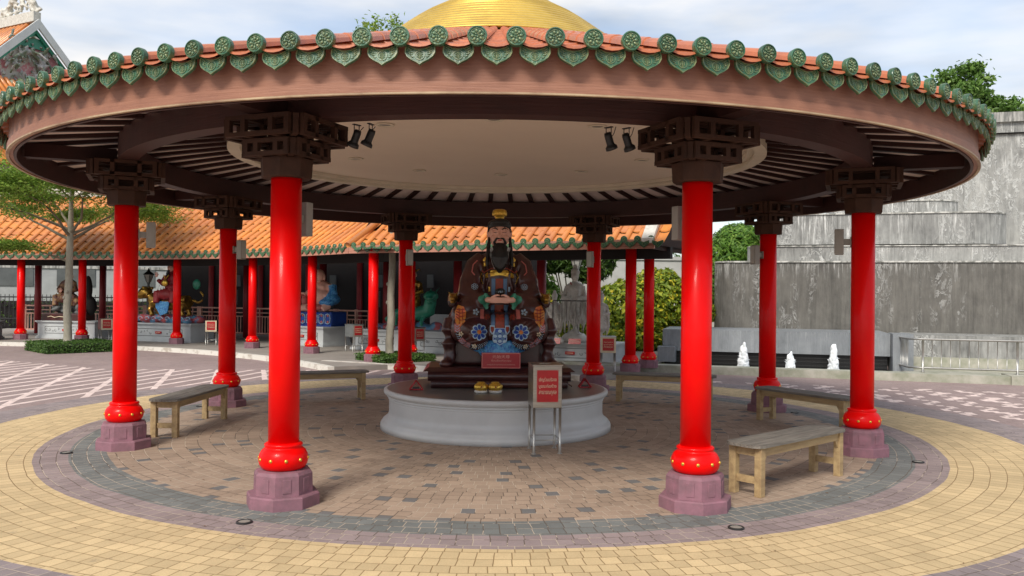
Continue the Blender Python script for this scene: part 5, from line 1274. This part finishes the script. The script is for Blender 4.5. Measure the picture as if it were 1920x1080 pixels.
# jets
def jet(label, x, y, h, w, seed):
    rr = random.Random(seed); k = MB()
    n = 11
    for i in range(n):
        f = i/(n-1); z = h*f*.93; r = w*(.80-.52*f**1.3)*(1 if f < .85 else .8)
        k.ell((rr.gauss(0, w*.05), rr.gauss(0, w*.05), z), (r, r, h*.12), nu=14, nv=8)
        for j in range(5):
            a = rr.uniform(0, 2*PI); q = rr.uniform(.22, .42)*w; k.ell((r*.8*math.cos(a), r*.8*math.sin(a), z+rr.uniform(-.03, .03)), (q*.7, q*.7, q*rr.uniform(.9, 1.7)), nu=8, nv=6)
    for i in range(9):
        a = rr.uniform(0, 2*PI); q = Vector((w*.55*math.cos(a), w*.55*math.sin(a), h*rr.uniform(.0, .55))); e = q+Vector((w*.5*math.cos(a), w*.5*math.sin(a), rr.uniform(-.01, .06))); k.tube([q*.6, q, e], [.03, .016, .004], 5)
    k.ell((0, 0, 0), (w*1.15, w*.9, .03))
    o = blob('water_jet', k, 'foam', None, .009, 2, (x, y, .09)); tag(o, label, 'water jet', 'white water jets of the pool')
jet('white foaming water jet right beside the front right column', 5.33, 6.98, .46, .15, 1); jet('short white water jet between the two right hand columns', 6.25, 6.80, .30, .12, 2); jet('tall white foaming water jet left of the right column', 7.06, 6.60, .50, .13, 3)
# steel railing
rw = thing('steel_railing', 'low stainless steel railing round the basin at the right edge of the photo', 'railing', (x0, y0, 0), FA)
def rpost(s, t, r=.022): k = MB(); k.tube([(s, t, .15), (s, t, .78)], r, 8); k.lathe([(.04, .155), (.04, .165)], 10, c=(s, t, 0)); k.build('post', 'steeltube', rw)
k = MB()
for z in (.78, .235): k.tube([(4.15, 1.1, z), (4.22, .50, z), (4.4, .34, z), (9.9, .34, z)], .021, 8)
k.build('rails', 'steeltube', rw)
for s in (4.45, 6.05, 7.65, 9.25): rpost(s, .34)
rpost(4.15, 1.1)
for i in range(50):
    s = 4.61+.158*i
    if s > 9.8: break
    k = MB(); k.tube([(s, .34, .235), (s, .34, .78)], .0085, 6); k.build('baluster', 'steeltube', rw)
for i in range(6):
    k = MB(); k.tube([(4.17+.01*i, 1.0-.09*i, .235), (4.17+.01*i, 1.0-.09*i, .78)], .0085, 6); k.build('baluster', 'steeltube', rw)

# ---------------------------------------------------------------- hedges and trees
def hedge(label, x, y, w, d, h, rz, n=5200):
    t = thing('hedge', label, 'hedge', (x, y, 0), rz, 'clipped box hedges round the small trees')
    def smp(r):
        f = r.random()
        if f < .45: return (r.uniform(-w/2, w/2), r.uniform(-d/2, d/2), h+r.gauss(0, .012)), (0, 0, 1)
        sx = r.choice((0, 1, 2, 3)); z = r.uniform(.01, h)
        if sx < 2: s = (-1, 1)[sx]; return (r.uniform(-w/2, w/2), s*d/2+r.gauss(0, .012), z), (0, s, .2)
        s = (-1, 1)[sx-2]; return (s*w/2+r.gauss(0, .012), r.uniform(-d/2, d/2), z), (s, 0, .2)
    leaves(n, smp, .05, 'foliage', 'leafB', t, 1.0, 5, .6)
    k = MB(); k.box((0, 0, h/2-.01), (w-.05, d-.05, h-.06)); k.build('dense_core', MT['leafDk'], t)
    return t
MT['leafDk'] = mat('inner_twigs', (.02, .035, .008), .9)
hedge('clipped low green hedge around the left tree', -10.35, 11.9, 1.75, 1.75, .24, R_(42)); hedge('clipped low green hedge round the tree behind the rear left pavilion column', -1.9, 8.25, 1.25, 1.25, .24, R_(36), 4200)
def limb(rr, k, p, d, ln, r, depth, tips, spread=.5, flat=0):
    pts = [Vector(p)]; rad = [r]; d = Vector(d).normalized()
    for i in range(4):
        d = (d+Vector((rr.gauss(0, .12), rr.gauss(0, .12), rr.gauss(0, .06)-flat*.05))).normalized(); pts.append(pts[-1]+d*ln/4); rad.append(r*(1-.16*(i+1)))
    k.tube(pts, rad, 6)
    if depth == 0: tips.append((pts[-1], d)); tips.append((pts[2], d)); return
    for i in range(rr.choice((2, 3, 3))):
        nd = (d+Vector((rr.gauss(0, spread), rr.gauss(0, spread), rr.gauss(0, spread*.4)+.05))).normalized()
        limb(rr, k, pts[-1 if i else 3], nd, ln*rr.uniform(.6, .85), rad[-1]*.75, depth-1, tips, spread, flat)
    tips.append((pts[-1], d))
# tiered tree, left
t = thing('shade_tree', 'slender pale trunked tree with flat layered bright green crown at the left edge', 'tree', (-10.6, 12.1, 0), 0)
rr = random.Random(11); k = MB()
k.tube([(0, 0, 0), (.01, 0, .5), (-.02, 0, 1.1), (.02, 0, 1.8), (.03, 0, 2.6), (.05, 0, 3.1), (.05, 0, 4.3)], [.115, .10, .095, .09, .085, .075, .03], 14)
for z, a in ((.7, 1), (1.15, 2.6), (1.35, 4), (1.5, 4.9), (1.9, .3)): k.ell((.10*math.cos(a), .10*math.sin(a), z), (.035, .035, .045), nu=8, nv=6)
k.build('trunk', 'trunk', t)
k = MB(); tips = []
for i in range(8):
    a = 2*PI*i/8+rr.uniform(-.2, .2); limb(rr, k, (.03, 0, 2.8+rr.uniform(0, .3)), (math.cos(a), math.sin(a), .62), 1.35, .045, 2, tips, .38, 1)
for i in range(6):
    a = 2*PI*i/6+rr.uniform(-.3, .3); limb(rr, k, (.05, 0, 3.9), (math.cos(a), math.sin(a), .45), 1.0, .03, 1, tips, .4, 1)
limb(rr, k, (-.05, -.03, 2.3), (-.9, -.3, .55), .85, .032, 2, tips, .35, 1)
k.build('branches', 'branch', t)
def tip_sampler(tips, sx, sz, zmax=None):
    def f(r):
        p, d = r.choice(tips); q = Vector((r.gauss(0, sx), r.gauss(0, sx), r.gauss(0, sz)))
        return p+q, (0, 0, 1)
    return f
leaves(42000, tip_sampler(tips, .30, .055), .085, 'crown', 'leafA', t, .9, 3, .5)
# young tree within the second hedge (mostly trunk in view)
t = thing('young_tree', 'pale knotty young tree in the second hedge, tips showing above the roof', 'tree', (-2.02, 8.35, 0), 0)
k = MB(); k.tube([(0, 0, 0), (-.02, 0, .5), (.02, 0, 1.0), (0, 0, 1.5), (.03, 0, 2.1), (.02, 0, 3.0), (0, 0, 4.6), (-.2, 0, 6.6)], [.10, .085, .085, .08, .075, .07, .05, .03], 12)
for z, a in ((.8, 3), (1.1, 1), (1.35, 3.4), (1.75, 2.8)): k.ell((.075*math.cos(a), .075*math.sin(a), z), (.03, .03, .045), nu=8, nv=6)
k.build('trunk', 'trunk', t)
k = MB(); tips = []; rr = random.Random(5)
for i in range(8): a = rr.uniform(0, 2*PI); limb(rr, k, (-.05-i*.03, 0, 5.0+i*.2), (math.cos(a), math.sin(a), 1.0), .6, .025, 1, tips, .5)
for i in range(6):
    a = 2*PI*i/6; limb(rr, k, (-.25, 0, 6.5), (math.cos(a)*.75, math.sin(a)*.5, .85), .55, .018, 1, tips, .4)
k.build('branches', 'branch', t); leaves(3600, tip_sampler(tips, .10, .09), .095, 'crown', 'leafA', t, .4, 8, .45)
def crown_tree(label, name, x, y, h, trunk_r, crown, n, size, m, seed, cat='tree', mt='branch', dens=.9):
    """crown: list of (cx, cy, cz, rx, ry, rz) clumps"""
    t = thing(name, label, cat, (x, y, 0), 0)
    rr = random.Random(seed); k = MB(); k.tube([(0, 0, 0), (.05, 0, h*.4), (0, .05, h*.75)], [trunk_r, trunk_r*.8, trunk_r*.45], 10)
    for c in crown: k.tube([(0, 0, h*.35), (c[0]*.5, c[1]*.5, c[2]*.8), (c[0], c[1], c[2])], [trunk_r*.5, trunk_r*.3, trunk_r*.12], 6)
    k.build('trunk', mt, t)
    # many small clumps spread over each crown volume leave gaps between them
    cl = []
    for c in crown:
        vol = max(6, int(26*dens))
        for i in range(vol):
            v = Vector((rr.gauss(0, 1), rr.gauss(0, 1), rr.gauss(0, 1))).normalized()*rr.random()**.35
            cl.append((Vector((c[0]+v.x*c[3], c[1]+v.y*c[4], c[2]+v.z*c[5])), .28*min(c[3], c[5]), v))
    def smp(r):
        p, q, v = r.choice(cl); w = Vector((r.gauss(0, .6), r.gauss(0, .6), r.gauss(0, .5)))*q
        return p+w, w+v*.2
    leaves(n, smp, size, 'crown', m, t, .8, seed, .5); return t
crown_tree('small bright tree showing above the right end of the pavilion roof and the tower', 'tower_tree', 16.2, 15.2, 8.6, .12, [(-1.3, 0, 7.9, 1.15, 1.0, .8), (-.5, 0, 7.3, 1.1, .9, .6), (.6, 0, 7.0, 1.0, .8, .42), (-1.5, 0, 7.0, .9, .7, .6)], 19000, .17, 'leafT', 21, dens=1.5)
def shrub(label, x, y, clumps, n, size, m, seed, asp=.5, name='shrub'):
    t = thing(name, label, 'shrub', (x, y, 0), 0); rr = random.Random(seed); k = MB()
    for c in clumps:
        for i in range(4): a = rr.uniform(0, 2*PI); k.tube([(c[0]*.4, c[1]*.4, 0), (c[0]+.3*c[3]*math.cos(a), c[1]+.3*c[4]*math.sin(a), c[2])], [.04, .012], 5)
    k.build('stems', 'branch', t)
    def smp(r):
        c = r.choice(clumps); v = Vector((r.gauss(0, 1), r.gauss(0, 1), r.gauss(0, 1))).normalized()
        bump = 1+.16*mnoise.noise(Vector((v.x*3+c[0], v.y*3, v.z*3+c[2]))*1.3)
        f = bump*(1-.22*r.random()**2); p = Vector((c[0]+v.x*c[3]*f, c[1]+v.y*c[4]*f, max(.03, c[2]+v.z*c[5]*f)))
        return p, v
    leaves(n, smp, size, 'foliage', m, t, .9, seed, asp); return t
shrub('big rounded yellow green shrub between the two right end gallery columns and the pavilion column', 3.9, 12.3, [(.1, 0, 1.0, 1.2, 1.0, .95), (-.95, .1, .75, .85, .8, .70), (.9, .2, 1.3, .9, .9, 1.0), (-.1, 0, .45, 1.6, 1.0, .5)], 15000, .17, 'leafY', 31)
shrub('yellow leaved shrub behind the marble figures', 1.9, 12.6, [(-.3, 0, .95, .55, .5, .75), (.1, .2, .5, .6, .5, .5)], 4500, .12, 'leafY', 32)
shrub('bright green bamboo clump behind the marble figures', 1.3, 14.0, [(0, 0, 1.5, 1.0, .7, .8), (-.7, 0, 1.0, .8, .6, .8)], 7000, .20, 'leafBam', 33, .22, 'bamboo')
shrub('tall bamboo clump left of the cascade walls', 7.0, 13.2, [(0, 0, 2.6, .8, .7, .75), (-.3, 0, 1.8, .8, .7, .8), (.3, .2, 3.1, .6, .6, .5)], 9000, .24, 'leafBam', 34, .2, 'bamboo')
shrub('dark broad leaved plant hanging beside the white wall at the gallery end', 3.2, 14.6, [(0, 0, 2.6, .8, .6, .7), (-1.0, .3, 2.8, .9, .6, .6)], 3800, .26, 'leafD', 35, .25)
shrub('red potted plant at the left foot of the cascade wall', 5.35, 9.75, [(0, 0, 1.15, .25, .25, .25)], 700, .09, 'leafY', 36)
crown_tree('dark green tree mass behind the right end of the gallery', 'garden_tree', 2.5, 19.5, 5.0, .15, [(-2.2, 0, 3.6, 1.8, 1.2, 1.4), (.6, 0, 3.4, 1.8, 1.2, 1.3), (3.0, 0, 3.0, 1.4, 1.1, 1.1)], 9000, .22, 'leafD', 41, dens=2)
# garden wall
MT['gwall'] = mat('pale_garden_wall', (.48, .48, .46), .85, col2=(.38, .38, .36), nscale=2)
k = MB(); k.box((5.5, 17.3, 1.35), (15, .2, 2.7)); k.box((5.5, 17.3, 2.76), (15.1, .3, .12)); tag(k.build('garden_wall', 'gwall'), 'pale plastered garden wall behind the yellow shrub', 'wall')
k = MB(); k.add([(-1.5, 9, .012), (6.2, 9.0, .012), (7.5, 17, .012), (-1.5, 17.1, .012)], [(0, 1, 2, 3)]); tag(k.build('garden_lawn', 'lawn'), kind='structure')

# ---------------------------------------------------------------- buildings behind
t = thing('white_building', 'long white rendered building with grey bays painted as shaded recesses behind the left part of the gallery', 'building', (-17.5, 28.5, 0), R_(12))
k = MB(); k.box((0, 0, 2.3), (22, 3, 4.6)); k.build('wall', 'bldg', t)
k = MB(); k.box((0, -1.56, 3.05), (22, .14, .3)); k.build('cornice', 'bldg', t)
k = MB(); k.box((0, -1.53, 2.5), (21.8, .06, .12)); k.build('string_course', 'capst', t)
for i in range(9): k = MB(); k.box((-9.6+2.4*i, -1.52, 2.05), (1.5, .05, .75)); k.build('bay_shade_panel', 'bldgd', t)  # flat dark panels paint the shade of the bays
t = thing('iron_fence', 'black iron fence with low planting in front of the white building', 'fence', (-15.8, 22.6, .0), R_(12))
k = MB()
for z in (.45, 1.25): k.box((0, 0, z), (14, .04, .05))
k.build('rails', 'dark', t); k = MB()
for i in range(100): k.box((-7+.14*i, 0, .75), (.02, .02, 1.2))
k.build('pickets', 'dark', t)
k = MB()
def hs(r): return (r.uniform(-7, 7), .25+r.gauss(0, .1), r.uniform(.2, 1.15)), (0, -1, .3)
leaves(1600, hs, .10, 'climbing_leaves', 'leafD', t, .8, 51, .5)
k = MB(); k.box((0, .5, .55), (14, .3, 1.1)); k.build('dark_backing', 'int', t)  # dark box added behind the pickets to blacken the gaps
# temple roof, upper left
MT['dragrel'] = mat('grey_green_relief', (.30, .29, .29), .7, col2=(.12, .15, .10), nscale=2.5, ramp=(.45, .55))
tp = thing('temple_building', 'temple with orange tiled roof, pink and green carved gable and white ridge dragon', 'temple', (-23.0, 35, 0), 0)
GA = Vector((.50, .866, 0)); RD = Vector((-.866, .50, 0)); AP = Vector((-.15, 0, 15.35))
def GP(u, w, z): p = AP+GA*u+RD*w; return Vector((p.x, p.y, z))
GW, GH = 5.2, 5.2
k = MB(); v = [GP(-GW, 0, AP.z-GH), GP(GW, 0, AP.z-GH), GP(0, 0, AP.z)]; v2 = [p+RD*.3 for p in v]
k.add(v+v2, [(0, 1, 2), (5, 4, 3), (0, 3, 4, 1), (1, 4, 5, 2), (2, 5, 3, 0)]); k.build('gable', 'pinkg', tp) if 'pinkg' in MT else None
MT['pinkg'] = mat('pink_gable_plaster', (.42, .17, .19), .7, col2=(.46, .44, .40), nscale=.9, ramp=(.47, .50)); k.build('gable', 'pinkg', tp)
gb_ = MB()
def band(u0, u1, z0, z1, w, off, m, name):
    k = MB(); a = [GP(u0, off, z0), GP(u1, off, z1), GP(u1, off, z1-w), GP(u0, off, z0-w)]; b = [p-RD*.12 for p in a]
    k.add(a+b, [(0, 1, 2, 3), (7, 6, 5, 4)]+[(i, 4+i, 4+(i+1) % 4, (i+1) % 4) for i in range(4)]); return k.build(name, m, tp)
for sgn in (-1, 1):
    band(sgn*GW*1.05, 0, AP.z-GH*1.05+.25, AP.z+.25, .5, -.35, 'greypaint', 'verge_board'); band(sgn*GW, 0, AP.z-GH-.25, AP.z-.25, .22, -.10, 'jade', 'green_trim')
k = MB(); a = [GP(-.85, -.05, AP.z-1.25), GP(.85, -.05, AP.z-1.25), GP(0, -.05, AP.z-.4)]; k.add(a+[p-RD*.05 for p in a], [(0, 1, 2), (5, 4, 3), (0, 3, 4, 1), (1, 4, 5, 2), (2, 5, 3, 0)]); k.build('apex_panel', 'jade', tp)
k = MB(); rr = random.Random(77)
P0 = [(-1.6, -2.6), (-1.0, -1.9), (-.3, -1.5), (.3, -1.9), (.5, -2.7), (1.1, -3.1), (1.6, -3.6)]
k.tube([GP(u, -.2, AP.z+z) for u, z in P0], [.05, .10, .13, .12, .11, .08, .04], 8)
for i in range(120):
    u, z = P0[rr.randrange(7)]; q = GP(u+rr.gauss(0, .5), -.2, AP.z+z+rr.gauss(0, .4)); e = q+Vector((rr.gauss(0, .25), rr.gauss(0, .1), rr.gauss(0, .3))); k.tube([q, (q+e)/2+Vector((0, 0, .1)), e], [.05, .08, .02], 6)
blob('dragon_relief', k, 'dragrel', tp, .045, 0)
k = MB()
for i in range(26):
    q = GP(rr.uniform(-3.6, 3.0), -.2, AP.z-3.9+rr.gauss(0, .35)); k.ell(q, (rr.uniform(.15, .35),)*3, nu=8, nv=6)
blob('leaf_relief', k, 'leafrel', tp, .05, 0) if 'leafrel' in MT else None
MT['leafrel'] = mat('painted_leaf_relief', (.20, .27, .12), .6, col2=(.40, .36, .26), nscale=2.5, ramp=(.45, .55)); blob('leaf_relief', k, 'leafrel', tp, .06, 0)
k = MB(); zr = AP.z+.22
for (u, sg) in ((-1, -1),):
    for j in range(34):
        w = .4+j*.32
        k.tube([GP(0, w, zr-.1), GP(sg*GW*.5, w, zr-.1-GH*.52), GP(sg*GW*1.05, w, zr-.1-GH*1.0)], .10, 6)
    k.add([GP(0, .2, zr-.16), GP(0, 12, zr-.16), GP(sg*GW*1.05, 12, zr-.16-GH), GP(sg*GW*1.05, .2, zr-.16-GH)], [(0, 1, 2, 3)])
k.build('roof', 'tile2', tp)
k = MB(); a = [GP(-.2, -.3, zr-.1), GP(-.2, 12, zr-.1), GP(-.2, 12, zr+.42), GP(-.2, -.3, zr+.42)]; k.add(a+[p+GA*.4 for p in a], [(0, 1, 2, 3), (7, 6, 5, 4)]+[(i, 4+i, 4+(i+1) % 4, (i+1) % 4) for i in range(4)]); k.build('ridge', 'white', tp)
k = MB()
for i in range(70):
    w = rr.uniform(-.2, 2.6); hz = 1.5*math.exp(-((w-1.0)/.8)**2)+.25; q = GP(rr.gauss(0, .08), w, zr+.4+rr.random()*hz); e = q+RD*rr.gauss(0, .22)+Vector((0, 0, rr.uniform(.05, .4))); k.tube([q, (q+e)/2+Vector((rr.gauss(0, .1), 0, .05)), e], [.07, .10, .02], 6)
k.tube([GP(0, 2.2, zr+.5), GP(0, 1.9, zr+1.2), GP(0, 1.3, zr+1.6), GP(0, .9, zr+1.1), GP(0, 1.1, zr+.6)], [.1, .16, .16, .12, .1], 8)
blob('ridge_ornament', k, 'white', tp, .055, 0)
# lower skirt roofs of the temple
for zz, ww in ((12.2, 0), (8.8, 1.2)):
    k = MB()
    for j in range(40):
        w = -3.4+j*.34; k.tube([GP(-GW+w*0+j*.30-.5, -.1, zz), GP(-GW+j*.30-.9, -2.0-ww, zz-1.35)], .10, 6)
    k.add([GP(-GW-.5, -.1, zz-.06), GP(GW+1, -.1, zz-.06), GP(GW+1, -2.0-ww, zz-1.42), GP(-GW-.9, -2.0-ww, zz-1.42)], [(0, 1, 2, 3)]); k.build('skirt_roof', 'tile2', tp)
    k = MB(); k.add([GP(-GW-.9, -1.95-ww, zz-1.40), GP(GW+1, -1.95-ww, zz-1.40), GP(GW+1, -1.9-ww, zz-1.95), GP(-GW-.9, -1.9-ww, zz-1.95)], [(0, 1, 2, 3)]); k.build('eave_board', 'purple', tp)
k = MB(); k.add([GP(-GW, .1, 0), GP(GW, .1, 0), GP(GW, .1, 11.3), GP(-GW, .1, 11.3), GP(-GW, 10, 0), GP(-GW, 10, 11.3)], [(0, 1, 2, 3), (0, 4, 5, 3)]); k.build('wall', 'signlet', tp)

# ---------------------------------------------------------------- fallen leaves and grit on the paving
MT['litter'] = leafmat('dry_leaf_litter', (.10, .05, .025), (.24, .13, .06), (.42, .33, .20))
def lit(r):
    a = r.uniform(0, 2*PI); q = 1.4+5.2*r.random()**.7
    return (q*math.cos(a), q*math.sin(a), .008), (0, 0, 6)
tag(leaves(300, lit, .024, 'leaf_litter', 'litter', None, 1.0, 61, .45), kind='stuff')
